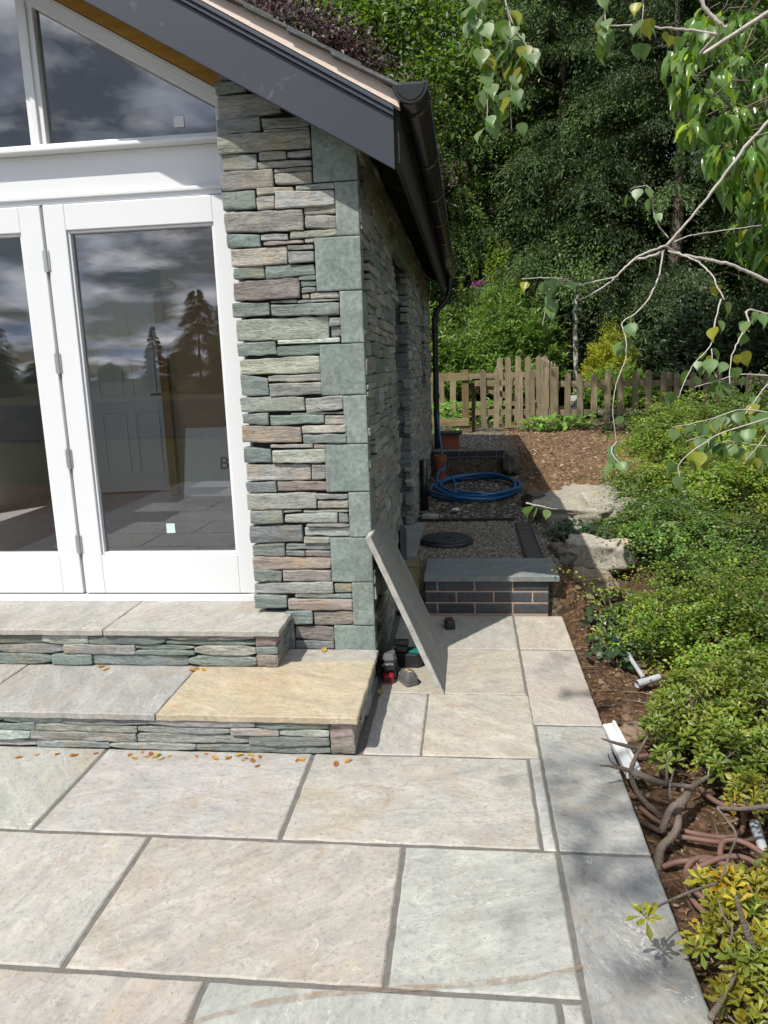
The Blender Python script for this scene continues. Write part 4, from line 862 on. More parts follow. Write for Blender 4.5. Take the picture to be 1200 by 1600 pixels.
rock('boulder', 'long pale grey rock below the ivy, behind the brick coping', (.89, 5.30, .22), (.22, .12, .115), -.35, (.34, .315, .27), 8.4, .3, 30, 5.0)
rock('boulder', 'brown tan rock with split layers under the long grey rock', (.80, 4.96, .09), (.16, .11, .095), -.25, (.28, .215, .155), 12.2, .9)
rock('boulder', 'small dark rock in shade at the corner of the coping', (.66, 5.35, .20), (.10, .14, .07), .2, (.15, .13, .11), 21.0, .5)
rock('boulder', 'rough upright rock overgrown by shrub beside the big flat boulder', (1.36, 6.5, .25), (.15, .18, .14), .5, (.26, .24, .19), 5.5, .4)
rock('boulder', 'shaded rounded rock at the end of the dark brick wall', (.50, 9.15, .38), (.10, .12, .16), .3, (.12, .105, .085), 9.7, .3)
rock('boulder', 'low reddish rock in soil near the grey pipes', (.74, 3.22, -.08), (.085, .06, .035), .4, (.23, .165, .12), 14.2, .4, 18)
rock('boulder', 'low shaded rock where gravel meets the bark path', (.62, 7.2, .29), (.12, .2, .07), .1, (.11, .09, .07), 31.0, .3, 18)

# ------------------------------------------------------------------ fence
FY = 11.85
def picket(mb, x, y, z0, z1, w=.088, t=.02, dx=1.0, dy=0.0):
    lean = rng.normal(0, .012)
    ax = np.array([dx, dy, 0]); nrm_ = np.array([-dy, dx, 0])
    c = np.array([x, y, 0.0]); P_ = [c - ax*w/2 + (0,0,z0), c + ax*w/2 + (0,0,z0), c + ax*(w/2 + lean) + (0,0,z1 - .05), c + ax*lean + (0,0,z1), c - ax*(w/2 - lean) + (0,0,z1 - .05)]
    k = rng.uniform(.75, 1.2); mb.prism(P_, nrm_ * t, (k, k * rng.uniform(.95, 1.02), k * rng.uniform(.88, 1.0), rng.random()))
def rail(mb, a, b, h=.045, t=.03):
    a = np.asarray(a, float); b = np.asarray(b, float); c = (a + b) / 2; ax = (b - a) / 2; ay = np.cross([0, 0, 1.0], ax); ay = ay / np.linalg.norm(ay) * t / 2; az = np.cross(ax, ay); az = az / np.linalg.norm(az) * h
    mb.obox(c, ax, ay, az, (1, .97, .92, rng.random()))
gt_ = thing('picket_gate', 'weathered wooden picket gate with a diagonal brace behind the gravel', 'gate', (.55, FY, .55))
for px in (756, 775, 793.5, 812.5, 832, 851):
    p = at(px, 600, FY); m = MB(); picket(m, p[0], FY - .012, .59, 1.49 + rng.uniform(-.02, .03)); m.build('picket', M['fence'], gt_)
m = MB(); x0g, x1g = at(742, 600, FY)[0], at(860, 600, FY)[0]
rail(m, (x0g, FY + .03, .84), (x1g, FY + .03, .82)); rail(m, (x0g, FY + .03, 1.29), (x1g, FY + .03, 1.27)); m.build('rail', M['fencerail'], gt_)
m = MB(); rail(m, (x0g + .02, FY + .065, 1.25), (x1g - .05, FY + .065, .86)); m.build('brace', M['fencerail'], gt_)
pf = thing('picket_fence', 'weathered wooden picket fence running into shade right of the gate', 'fence', (2.6, FY, .5))
xa = at(866, 600, FY)[0]; m = MB(); m.box((xa - .05, FY - .05, .42), (xa + .06, FY + .05, 1.50), (.85, .85, .75, .4)); m.build('post', M['fence'], pf, bevel=.008)
x_ = at(887, 600, FY)[0]; i = 0; rr_ = []
while x_ < 5.2:
    m = MB(); zt = 1.46 - .022 * (x_ - 1.4) + rng.uniform(-.03, .03); zb_ = float(gz(x_, FY)) + .0
    picket(m, x_, FY - .01, zb_ - .01, zt - .04, .092); m.build('picket', M['fence'], pf); x_ += .203 + rng.normal(0, .006); i += 1
for xx in (3.0, 4.6):
    m = MB(); m.box((xx, FY + .055, .2), (xx + .08, FY + .13, 1.36), (.8, .8, .7, .2)); m.build('post', M['fence'], pf, bevel=.008)
for z0_, z1_ in ((.80, .74), (1.24, 1.16)):
    m = MB(); rail(m, (xa + .065, FY + .03, z0_), (5.3, FY + .03, z1_)); m.build('rail', M['fencerail'], pf)
lf_ = thing('rail_fence', 'two rail wooden fence end between the downpipe and the gate', 'fence', (-.3, FY, .55))
xl = at(727, 600, FY)[0]; m = MB(); m.box((xl - .055, FY - .05, .5), (xl + .055, FY + .06, 1.50), (.72, .62, .5, .4)); m.build('post', M['fence'], lf_, bevel=.008)
xk_ = at(740, 600, FY)[0]; m = MB(); m.box((xk_ - .035, FY + .09, .5), (xk_ + .035, FY + .16, 1.30), (.6, .5, .4, .7)); m.build('post', M['fence'], lf_, bevel=.008)
for z in (.70, 1.40):
    m = MB(); m.box((-2.4, FY - .075, z - .06), (xl + .05, FY - .052, z + .06), (1.0, .95, .75, rng.random())); m.build('rail', M['fencerail'], lf_, bevel=.004)
m = MB(); m.box((-2.42, FY - .05, .5), (-2.3, FY + .06, 1.5)); m.build('post', M['fence'], lf_, bevel=.008)
bf = thing('picket_fence', 'second picket fence a little way behind the gate with taller points', 'fence', (.9, 13.2, .6))
for px in (655, 672, 690, 707, 780, 794, 808.5, 826, 843, 852):
    p = at(px, 600, 13.2); m = MB(); picket(m, p[0], 13.19, .55, 1.70 if px > 760 else 1.45, .10); m.build('picket', M['fence'], bf)
for z in (.9, 1.38):
    m = MB(); rail(m, (-.6, 13.23, z), (at(858, 600, 13.2)[0], 13.23, z)); m.build('rail', M['fencerail'], bf)
cf = thing('picket_fence', 'short picket fence run seen edge on behind the gate post', 'fence', (1.4, 12.5, .55))
for k in range(5):
    m = MB(); t = k / 4; q0, q1 = np.array([at(846, 600, 13.1)[0], 13.1]), np.array([xa + .02, FY + .25]); q = q0 + (q1 - q0) * t; dd = (q1 - q0) / np.linalg.norm(q1 - q0)
    picket(m, q[0], q[1], .55, 1.66 - .1 * t, .09, .02, dd[0], dd[1]); m.build('picket', M['fence'], cf)
m = MB(); rail(m, (q0[0] + .04, q0[1], 1.3), (q1[0] + .04, q1[1], 1.25)); m.build('rail', M['fencerail'], cf)
sg = thing('lettered_sign', 'white sign with black letters glimpsed between the fence pickets', 'sign', tuple(at(897, 650, 12.05)))
c0 = at(897, 636, 12.1); m = MB(); m.box((c0[0] - .10, 12.1, c0[2] - .20), (c0[0] + .10, 12.112, c0[2] + .18)); m.build('board', plain('white_sign_face', (.6, .6, .6), .5), sg, bevel=.003)
m = MB(); m.box((c0[0] - .015, 12.113, .40), (c0[0] + .015, 12.14, c0[2] + .1)); m.build('stake', M['fence'], sg)
text('OS', .13, (c0[0], 12.098, c0[2] + .04), rad(90), M['black'], sg); text('EC', .13, (c0[0], 12.098, c0[2] - .09), rad(90), M['black'], sg)

# ------------------------------------------------------------------ foliage
T_DIAMOND = (np.array([(0, 0, 0), (.45, .5, .07), (1, 0, -.04), (.45, -.5, .07)]), np.array([(0, 2, 1), (0, 3, 2)]))
T_OVATE = (np.array([(0, 0, 0), (.22, .42, .08), (.22, -.42, .08), (.40, 0, -.01), (.58, .40, .05), (.58, -.40, .05), (.72, 0, -.05), (1.0, 0, -.16)]),
           np.array([(0, 3, 1), (0, 2, 3), (1, 3, 4), (3, 6, 4), (2, 5, 3), (3, 5, 6), (4, 6, 7), (6, 5, 7)]))
T_OBOV = (np.array([(0, 0, 0), (.35, .22, .05), (.35, -.22, .05), (.4, 0, -.01), (.70, .46, .07), (.70, -.46, .07), (.75, 0, .0), (1.0, 0, -.06)]), T_OVATE[1])
T_LANCE = (np.array([(0, 0, 0), (.3, .5, .06), (.3, -.5, .06), (.36, 0, 0), (.65, .36, .02), (.65, -.36, .02), (.68, 0, -.07), (1.0, 0, -.25)]), T_OVATE[1])
def nrmz(v): return v / (np.linalg.norm(v, axis=1)[:, None] + 1e-9)
def leafmesh(P, D, Nn, Ln, Wd, tmpl, tint, mb=None):
    mb = mb or MB(); tv, tf = tmpl; n = len(P)
    D = nrmz(D); Bn = nrmz(np.cross(Nn, D)); Nn = np.cross(D, Bn)
    V = P[:, None] + (tv[None, :, 0:1] * Ln[:, None, None]) * D[:, None] + (tv[None, :, 1:2] * Wd[:, None, None]) * Bn[:, None] + (tv[None, :, 2:3] * (Ln * rng.uniform(.2, 2.3, n))[:, None, None]) * Nn[:, None]
    F = (tf[None] + len(tv) * np.arange(n)[:, None, None]).reshape(-1, 3)
    T = np.repeat(np.hstack([tint, rng.random((n, 1))]), len(tf), 0)
    return mb.add(V.reshape(-1, 3), F, T)
def rnd3(n): return nrmz(rng.normal(size=(n, 3)))
def shade(n, a=.7, b=1.35, warm=.12):
    k = rng.uniform(a, b, (n, 1)); w = rng.normal(0, warm, (n, 1)); return np.clip(k * np.hstack([1 + w, np.ones((n, 1)), 1 - w * .6]), .05, 3)
UP = np.array([0, 0, 1.0]); LB = np.array([-.35, -.75, 0.0])          # leaves turn towards the light
M['yew'] = leaf_mat('dark_yew_needles', (.060, .098, .031), .15, .5, .4)
M['hemlock'] = leaf_mat('mid_green_needles', (.100, .160, .042), .22, .5, .4)
M['blue_fir'] = leaf_mat('blue_green_needles', (.046, .082, .044), .15, .5, .4)
M['beech'] = leaf_mat('bright_broad_leaves', (.095, .155, .018), .45, .45)
M['plum'] = leaf_mat('purple_leaves', (.045, .018, .022), .2, .45)
M['buddleia'] = leaf_mat('long_green_leaves', (.150, .245, .045), .4, .42)
M['golden'] = leaf_mat('golden_foliage', (.38, .40, .035), .35, .5)
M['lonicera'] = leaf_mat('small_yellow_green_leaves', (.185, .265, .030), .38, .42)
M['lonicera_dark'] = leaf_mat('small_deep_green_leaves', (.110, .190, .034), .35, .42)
M['azalea'] = leaf_mat('azalea_leaves', (.175, .225, .034), .32, .40)
M['azalea_y'] = leaf_mat('yellowing_azalea_leaves', (.24, .24, .028), .35, .42)
M['birchleaf'] = leaf_mat('birch_leaves', (.135, .21, .07), .42, .40)
M['glossy'] = leaf_mat('glossy_pointed_leaves', (.125, .225, .040), .4, .26, .6)
M['ivy'] = leaf_mat('dark_ivy_leaves', (.028, .060, .022), .15, .35, .5)
M['gera'] = leaf_mat('bright_round_leaves', (.17, .31, .05), .4, .45)
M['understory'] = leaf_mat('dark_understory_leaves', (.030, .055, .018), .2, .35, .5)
M['twig'] = plain('brown_twig', (.19, .145, .10), .8, .2, 30, .2)
M['birchbark'] = plain('pale_birch_twig', (.42, .385, .34), .8, .5, 40, .6)
def wbark():
    t = NT('white_birch_bark'); n = t.noise(t.coord((6, 6, 2.2)), 2.2, 6, .7, 1); return t.fin(t.ramp(n, .50, .60, (.02, .018, .017), (.50, .48, .45)), .8, t.bump(n, .3, .01))
M['whitebark'] = wbark()

def conifer_mesh(H, R, nb, per, leafL, leafW, mat, droop=.45, name='crown', top=.85, hang=.18, warm=.12):
    Ps, Ds, Ns, Ts = [], [], [], []
    for i in range(nb):
        u = (i + rng.random()) / nb; h = H * (.03 + .95 * u); ln_ = R * ((1 - u) ** top) * rng.uniform(.72, 1.12) + .25; az = rng.uniform(0, 2 * math.pi)
        o = np.array([math.cos(az), math.sin(az), 0]); s = np.array([-o[1], o[0], 0]); m = int(per * (.35 + .65 * ln_ / R))
        t = rng.beta(2.4, 1.05, m); tw = rng.integers(0, 22, m)                        # twenty-odd twigs per bough: leaves gather on them
        twt = rng.uniform(.15, 1, 22); tws = rng.choice([-1, 1], 22) * rng.uniform(.2, .8, 22); twd = rng.uniform(0, 1, 22)
        al = rng.beta(1.2, 1.0, m)
        base_t = twt[tw]; side = tws[tw] * al * ln_ * .42 * (1.15 - base_t * .6); tt = np.clip(base_t * .85 + al * .28, 0, 1.15)
        z = h + ln_ * (.22 * tt - droop * tt ** 2) - np.abs(side) * .35 - hang * rng.exponential(1.0, m) * twd[tw] * al + rng.normal(0, .035, m)
        P = o[None] * (ln_ * tt)[:, None] + s[None] * side[:, None] + rng.normal(0, .045, (m, 3)); P[:, 2] += z
        D = o[None] * .55 + s[None] * (np.sign(side) * .6)[:, None] + rng.normal(0, .45, (m, 3)); D[:, 2] -= .45
        Ps.append(P); Ds.append(D); Ns.append(UP + LB * .7 + rng.normal(0, .55, (m, 3))); k = rng.uniform(.5, 1.5)
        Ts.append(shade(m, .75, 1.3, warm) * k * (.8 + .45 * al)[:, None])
    P, D, Nn, T_ = map(np.vstack, (Ps, Ds, Ns, Ts)); n = len(P)
    return leafmesh(P, D, Nn, rng.uniform(.7, 1.3, n) * leafL, rng.uniform(.7, 1.2, n) * leafW, T_DIAMOND, T_)
def trunk_mb(H, r, lean=.1):
    m = MB(); zz_ = np.linspace(-.3, H, 9); m.tube(np.stack([lean * np.sin(zz_ * .5), lean * np.cos(zz_ * .7), zz_], 1), np.linspace(r, r * .12, 9), 10)
    for k in range(14):
        z = rng.uniform(.15, .9) * H; a = rng.uniform(0, 6.28); l_ = (1 - z / H) * 2.4 + .3
        m.tube([(0, 0, z), (math.cos(a) * l_ * .5, math.sin(a) * l_ * .5, z + .12 * l_), (math.cos(a) * l_, math.sin(a) * l_, z - .1 * l_)], [r * .22, r * .15, r * .05], 6)
    return m
def tree(name, label, x, y, proto, group=None, rz=0.0, s=1.0, cat='tree', sz=None, dz=.05):
    t = thing(name, label, cat, (0, 0, 0), group)
    for nm, me in proto:
        o = bpy.data.objects.new(nm, me); COL.objects.link(o); o.parent = t
    t.location = (x, y, float(gz(x, y)) - dz); t.rotation_euler = (0, 0, rz); t.scale = (s, s, sz or s); return t
def proto(crown, mat, trunk, tm='bark'):
    o1 = crown.build('crown', M[mat]); o2 = trunk.build('trunk', M[tm], smooth=True); r = [('crown', o1.data), ('trunk', o2.data)]
    bpy.data.objects.remove(o1); bpy.data.objects.remove(o2); return r
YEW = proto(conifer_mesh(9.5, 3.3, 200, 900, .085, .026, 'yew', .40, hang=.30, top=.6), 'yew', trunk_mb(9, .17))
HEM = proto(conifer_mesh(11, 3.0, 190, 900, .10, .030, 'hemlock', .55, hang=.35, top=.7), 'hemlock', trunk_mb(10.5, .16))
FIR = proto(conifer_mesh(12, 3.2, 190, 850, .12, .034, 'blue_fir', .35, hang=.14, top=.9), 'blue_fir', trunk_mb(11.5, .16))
CON = [('tall_conifer', 'tall dark yew crowded right behind the golden bush', 4.1, 16.4, YEW, .3, 1.0), ('tall_conifer', 'dark drooping yew above the picket gate, its branches hanging lowest', 2.0, 17.4, YEW, 2.2, 1.0),
       ('tall_conifer', 'mid green drooping conifer close behind the gutter end', -.3, 17.4, HEM, 1.1, .66), ('tall_conifer', 'blue green fir rising in the middle of the dark trees', 2.9, 19.6, FIR, 4.0, 1.05),
       ('tall_conifer', 'mid green conifer at the right behind the bare birch branches', 6.5, 16.9, HEM, 3.3, .95), ('tall_conifer', 'dark yew at the far right edge behind the glossy leaves', 8.8, 15.6, YEW, 5.1, .9),
       ('tall_conifer', 'dark fir seen over the lower roof edge', -3.9, 21.5, FIR, .7, 1.25), ('tall_conifer', 'yew half hidden behind the house roof', -5.6, 19.6, YEW, 1.9, 1.1),
       ('tall_conifer', 'fir filling the gap above the shaded fence', 5.5, 20.5, FIR, 2.9, 1.15), ('tall_conifer', 'mid green conifer further up the slope over the gate', 1.9, 22.5, HEM, 5.5, 1.15),
       ('tall_conifer', 'fir far up the slope at the right', 9.8, 21.0, FIR, 1.4, 1.15), ('tall_conifer', 'yew on the upper slope between the two firs', 3.6, 24.0, YEW, 4.4, 1.3), ('tall_conifer', 'yew on the upper slope behind the far right fir', 12.0, 17.5, YEW, .2, 1.1)]
CON += [('tall_conifer', 'dark yew filling the gap behind the gutter end and the bright broadleaf tree', -1.6, 26.0, YEW, 2.7, 1.45), ('tall_conifer', 'dark yew far behind the roof verge and the purple leaved tree', -5.0, 25.5, YEW, .9, 1.45)]
for lb, x, y, rz, s in (('tall unseen yew added to shade the side wall, beyond the right border bed', 8.2, 3.0, 1.0, .95), ('tall unseen yew added to shade the side wall, beside the small leaved shrubs', 8.6, 7.0, 2.4, 1.0), ('tall unseen yew added to shade the side wall, past the end of the shaded fence', 8.4, 11.0, 4.0, .9)): CON.append(('tall_conifer', lb, x, y, YEW, rz, s))  # unseen yews, added to block skylight from the side wall
for nm, lb, x, y, pr, rz, s in CON: tree(nm, lb, x, y, pr, 'dark conifers on the slope behind the fence', rz, s)

def broad_mesh(H, R, nb, per, leafL, mat, z0=.25, flat=.10, warm=.15, tmpl=T_DIAMOND, wr=.55):
    Ps, Ds, Ns, Ts = [], [], [], []
    for i in range(nb):
        d = rnd3(1)[0]; d[2] = abs(d[2]) * 1.3 - .35; rr = rng.uniform(.45, 1.0) ** .5
        c = np.array([d[0] * R * rr, d[1] * R * rr, H * (z0 + (1 - z0) * .5) + d[2] * H * (1 - z0) * .5 * rr])
        o = np.array([d[0], d[1], -.15]); o /= np.linalg.norm(o) + 1e-6; s = np.cross(UP, o); m = per; w = rng.uniform(.5, 1.1) * R * .26
        a, b = rng.normal(0, w, m), rng.normal(0, w * .8, m)
        P = c + a[:, None] * o + b[:, None] * s + rng.normal(0, flat * w * 2, (m, 3)); P[:, 2] -= .5 * (a * a + b * b) / (w * 3)
        Ps.append(P); Ds.append(o + rng.normal(0, .7, (m, 3)) - UP * .3); Ns.append(UP + o * .25 + LB * .6 + rng.normal(0, .38, (m, 3))); Ts.append(shade(m, .75, 1.3, warm) * rng.uniform(.7, 1.3))
    P, D, Nn, T_ = map(np.vstack, (Ps, Ds, Ns, Ts)); n = len(P); Ls = rng.uniform(.65, 1.25, n) * leafL
    return leafmesh(P, D, Nn, Ls, Ls * wr, tmpl, T_)
BEE = proto(broad_mesh(9, 3.0, 190, 330, .11, 'beech'), 'beech', trunk_mb(7, .2))
tree('beech_tree', 'bright yellow green broadleaf tree sunlit above the gutter end', -1.3, 21.0, BEE, None, .4, 1.3)
tree('beech_tree', 'bright broadleaf tree behind the conifers at the top right', 6.2, 23.5, BEE, None, 2.0, 1.3)
PLM = proto(broad_mesh(7, 2.2, 120, 300, .09, 'plum'), 'plum', trunk_mb(6, .15))
tree('plum_tree', 'dark purple leaved tree showing over the roof verge', -3.9, 16.4, PLM, None, 1.0, 1.25)
# trees behind the photographer, seen mirrored in the glass
for nm, lb, x, y, pr, rz, sc_ in (('garden_conifer', 'slim dark conifer mirrored at the left edge of the right door pane', -36.7, -60, FIR, .3, .66), ('garden_conifer', 'small dark conifer mirrored near the middle of the right door pane', -28.8, -60, FIR, 2.3, .60),
    ('garden_conifer', 'broad dark conifer mirrored in the left door pane', -43.5, -58, YEW, 1.3, .95), ('garden_tree', 'rounded tree mirrored at the right side of the door pane', -21.5, -52, YEW, 3.3, 1.0), ('garden_tree', 'rounded broadleaf tree mirrored beside the right edge of the pane', -18.5, -50, HEM, 3.3, .85),
    ('garden_tree', 'tall tree mirrored at the far left of the garden', -50.0, -56, BEE, 4.2, 1.0)): tree(nm, lb, x, y, pr, None, rz, sc_, dz=1.3)
for i in range(11):
    tree('garden_tree', 'low rounded tree in the far mirrored row along the garden boundary', -70 + i * 7.5, -72 - (i % 3) * 2, BEE, 'distant garden boundary trees', i * 1.7, .5 + .14 * ((i * 7) % 4) / 3, dz=1.6)
gwl = MB(); coursed(gwl, (8, -11.5, -.05), (-1, 0, 0), UZ, (0, 1, 0), 22, 1.0, .10, .22, .25, .7, dict(y=4, g=3, t=1), fine=.09); gwl.box((-14, -11.9, -.1), (8, -11.535, .93), (.1, .1, .1, .5))
tag(gwl.build('garden_wall', M['stone']), 'dry stone garden wall mirrored low in the door glass', 'wall')

# ---- bushes behind the fence
def bush(name, label, x, y, rx, ry, H, n_st, per, leafL, leafW, mat, tmpl=T_DIAMOND, base=.12, droop=.5, cat='bush', up=.3, warm=.12, hgt=None, stemcol='twig', jit=.5):
    t = thing(name, label, cat, (x, y, float(gz(x, y)))); z0 = float(gz(x, y))
    Ps, Ds, Ns, Ts = [], [], [], []; sm_ = MB()
    for i in range(n_st):
        az = rng.uniform(0, 6.28); q = math.sqrt(rng.random()); ex = np.array([math.cos(az) * rx * q, math.sin(az) * ry * q, 0]); top_ = H * (1 - .55 * q ** 2) * rng.uniform(.45, 1.05)
        b0 = ex * base + rng.normal(0, .06, 3) * np.array([1, 1, 0]); tip = ex + UP * top_; mid = (b0 + tip) / 2 + UP * top_ * .22
        tt = np.sort(rng.beta(2.0, 1.0, per)); p = ((1-tt)**2)[:, None] * b0 + (2*tt*(1-tt))[:, None] * mid + (tt**2)[:, None] * tip
        p[:, 2] -= droop * .12 * tt ** 3 * H * (.4 + q)
        tg = nrmz((2*(1-tt))[:, None] * (mid - b0) + (2*tt)[:, None] * (tip - mid) + 1e-6); sd_ = nrmz(np.cross(tg, UP) + rng.normal(0, .35, (per, 3))) * rng.choice([-1, 1], per)[:, None]
        P = p + sd_ * leafL * .25 + rng.normal(0, .012, (per, 3)); Ps.append(P + (x, y, z0)); Ds.append(tg * .55 + sd_ + UP * up * .5 + rng.normal(0, .2, (per, 3)) - UP * .1)
        Ns.append(UP + LB + rng.normal(0, jit, (per, 3))); Ts.append(shade(per, .75, 1.3, warm) * rng.uniform(.7, 1.25))
        if i % 4 == 0:
            s5 = np.linspace(0, 1, 6); c5 = ((1-s5)**2)[:, None] * b0 + (2*s5*(1-s5))[:, None] * mid + (s5**2)[:, None] * tip; c5[:, 2] -= droop * .12 * s5 ** 3 * H * (.4 + q)
            sm_.tube(c5 + (x, y, z0), np.linspace(.010, .003, 6) * (1 if H > 1 else .5), 5)
    P, D, Nn, T_ = map(np.vstack, (Ps, Ds, Ns, Ts)); n = len(P)
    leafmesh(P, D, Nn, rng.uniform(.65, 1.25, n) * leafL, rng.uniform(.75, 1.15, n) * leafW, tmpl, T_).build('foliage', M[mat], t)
    sm_.build('stems', M[stemcol], t); return t
bush('leafy_bush', 'tall lush bush with long pointed green leaves behind the gate', .75, 14.6, 1.25, .9, 2.5, 420, 34, .13, .034, 'buddleia', T_LANCE, .35, .5)
bush('leafy_bush', 'lush bush with long leaves behind the two rail fence', -.75, 14.4, 1.0, .9, 2.3, 320, 34, .13, .034, 'buddleia', T_LANCE, .35, .5)
bush('leafy_bush', 'yellow green bush high behind the long leaved bush', .6, 16.0, 1.3, .8, 3.5, 340, 60, .07, .03, 'lonicera', T_DIAMOND, .4, .4)
bush('golden_bush', 'bright golden yellow bush behind the picket fence', 2.55, 13.9, .62, .5, 1.6, 260, 60, .06, .018, 'golden', T_DIAMOND, .3, .3)
bush('leafy_bush', 'fresh green low bush in front of the golden bush', 2.5, 13.1, .8, .4, .95, 200, 50, .07, .03, 'buddleia', T_DIAMOND, .4, .4)
bush('dark_bush', 'dark leafy bush in shade behind the fence right of the golden bush', 4.0, 13.6, 1.2, .8, 2.1, 300, 55, .10, .045, 'understory', T_OVATE, .4, .4)
bush('dark_bush', 'dark leafy bush in shade at the right end of the fence', 6.0, 13.2, 1.3, .9, 2.3, 300, 55, .10, .045, 'understory', T_OVATE, .4, .4)
bush('dark_bush', 'dark bush between the long leaved bush and the white birch stem', 1.75, 15.0, .7, .6, 2.3, 220, 55, .10, .045, 'understory', T_OVATE, .4, .4)
bush('dark_bush', 'dark narrow leaved bush under the bare birch branches', 5.0, 12.9, 1.0, .6, 3.0, 240, 60, .12, .028, 'understory', T_LANCE, .4, .5)
bs_ = thing('slender_birch', 'slender white and black birch stem behind the fence by the golden bush', 'tree', (1.95, 14.2, .7)); b = MB(); b.tube([(1.93, 14.2, .5), (1.96, 14.2, 1.4), (1.93, 14.22, 2.4), (1.97, 14.3, 2.9)], [.055, .05, .045, .035], 12); b.build('trunk', M['whitebark'], bs_, smooth=True)
m_ = 900; c0 = np.array([1.98, 14.3, 3.0]); Pl = c0 + rng.normal(0, .30, (m_, 3)); leafmesh(Pl, rnd3(m_) - UP, rnd3(m_) + UP, rng.uniform(.05, .08, m_), rng.uniform(.035, .05, m_), T_DIAMOND, shade(m_)).build('crown', M['birchleaf'], bs_)
fl = thing('buddleia_flower', 'small purple flower spike in the long leaved bush', 'flower', tuple(at(745, 443, 13.6))); p0 = at(737, 446, 13.6); p1 = at(755, 441, 13.55)
n_ = 160; tt = rng.random(n_); Pf = p0 + (p1 - p0) * tt[:, None] + rng.normal(0, .018, (n_, 3)); leafmesh(Pf, rnd3(n_), rnd3(n_), np.full(n_, .028), np.full(n_, .022), T_DIAMOND, shade(n_, .8, 1.2, .05)).build('spike', leaf_mat('purple_petals', (.26, .05, .22), .2, .6), fl)
# ---- small plants by the fence
def clump(name, label, pts, n, L_, W_, mat, tmpl, zl, zh, cat='plant', spread=.12, flatn=.35):
    c = np.array(pts, float); t = thing(name, label, cat, tuple(c.mean(0))); i = rng.integers(0, len(c), n); P = c[i] + rng.normal(0, spread, (n, 3)) * np.array([1, 1, 0]); P[:, 2] = gz(P[:, 0], P[:, 1]) + rng.uniform(zl, zh, n)
    D = rng.normal(0, 1, (n, 3)); D[:, 2] = rng.normal(0, .25, n); leafmesh(P, D, UP + np.array([-.1, -.5, 0]) + rng.normal(0, flatn, (n, 3)), rng.uniform(.7, 1.25, n) * L_, rng.uniform(.8, 1.1, n) * W_, tmpl, shade(n, .75, 1.3, .1)).build('foliage', M[mat], t)
    sm_ = MB()
    for q in range(0, n, max(1, n // 60)): sm_.tube([P[q], (P[q] + c[i[q]]) / 2 * [1, 1, 0] + [0, 0, (P[q][2] + float(gz(P[q][0], P[q][1]))) / 2], [P[q][0] + .02, P[q][1] + .02, float(gz(P[q][0], P[q][1])) - .01]], .0025, 4)
    sm_.build('stems', M['twig'], t); return t
a_ = np.arange(0, 2 * math.pi, 2 * math.pi / 10)
T_ROUND = (np.vstack([[(.5, 0, -.08)], np.stack([.5 - .52 * np.cos(a_), .52 * np.sin(a_), np.where(np.arange(10) % 2, .02, .06)], 1)]), np.array([(0, i + 1, (i + 1) % 10 + 1) for i in range(10)]))
clump('round_leaf_plant', 'clump of bright round scalloped leaves at the fence post foot', [at(845, 672, 11.6), at(865, 676, 11.5), at(885, 670, 11.55), at(905, 668, 11.6)], 130, .085, .085, 'gera', T_ROUND, .04, .22)
clump('round_leaf_plant', 'low bright leaves at the foot of the picket gate', [at(820, 670, 11.65), at(835, 668, 11.7)], 120, .045, .03, 'gera', T_OVATE, .02, .18)
clump('round_leaf_plant', 'fresh green leaves in the grass beyond the two rail fence', [at(690, 640, 12.7), at(715, 640, 12.7), at(760, 640, 12.8)], 500, .09, .05, 'gera', T_OVATE, .02, .45, spread=.25)
clump('fence_ivy', 'dark ivy at the foot of the shaded pickets', [at(960, 680, 11.6), at(1000, 690, 11.4), at(1040, 700, 11.2)], 420, .06, .055, 'ivy', T_OVATE, .01, .25, spread=.25)
clump('ivy_patch', 'dark ivy hanging between the big flat boulder and the long grey rock', [(.78, 5.85, .2), (.95, 5.80, .2), (1.12, 5.75, .2), (1.25, 5.6, .2)], 520, .055, .052, 'ivy', T_OVATE, .0, .12, spread=.09)
clump('ivy_patch', 'ivy trailing below the brown split rock', [(.86, 4.5, .0), (.98, 4.35, .0), (1.0, 4.6, .05), (.82, 4.1, -.05)], 360, .05, .046, 'ivy', T_OVATE, .01, .12, spread=.09)
clump('small_fern', 'small yellow green plant in front of the split rock', [(.82, 4.25, 0), (.92, 4.15, 0)], 220, .035, .016, 'lonicera', T_DIAMOND, .02, .14, spread=.07)

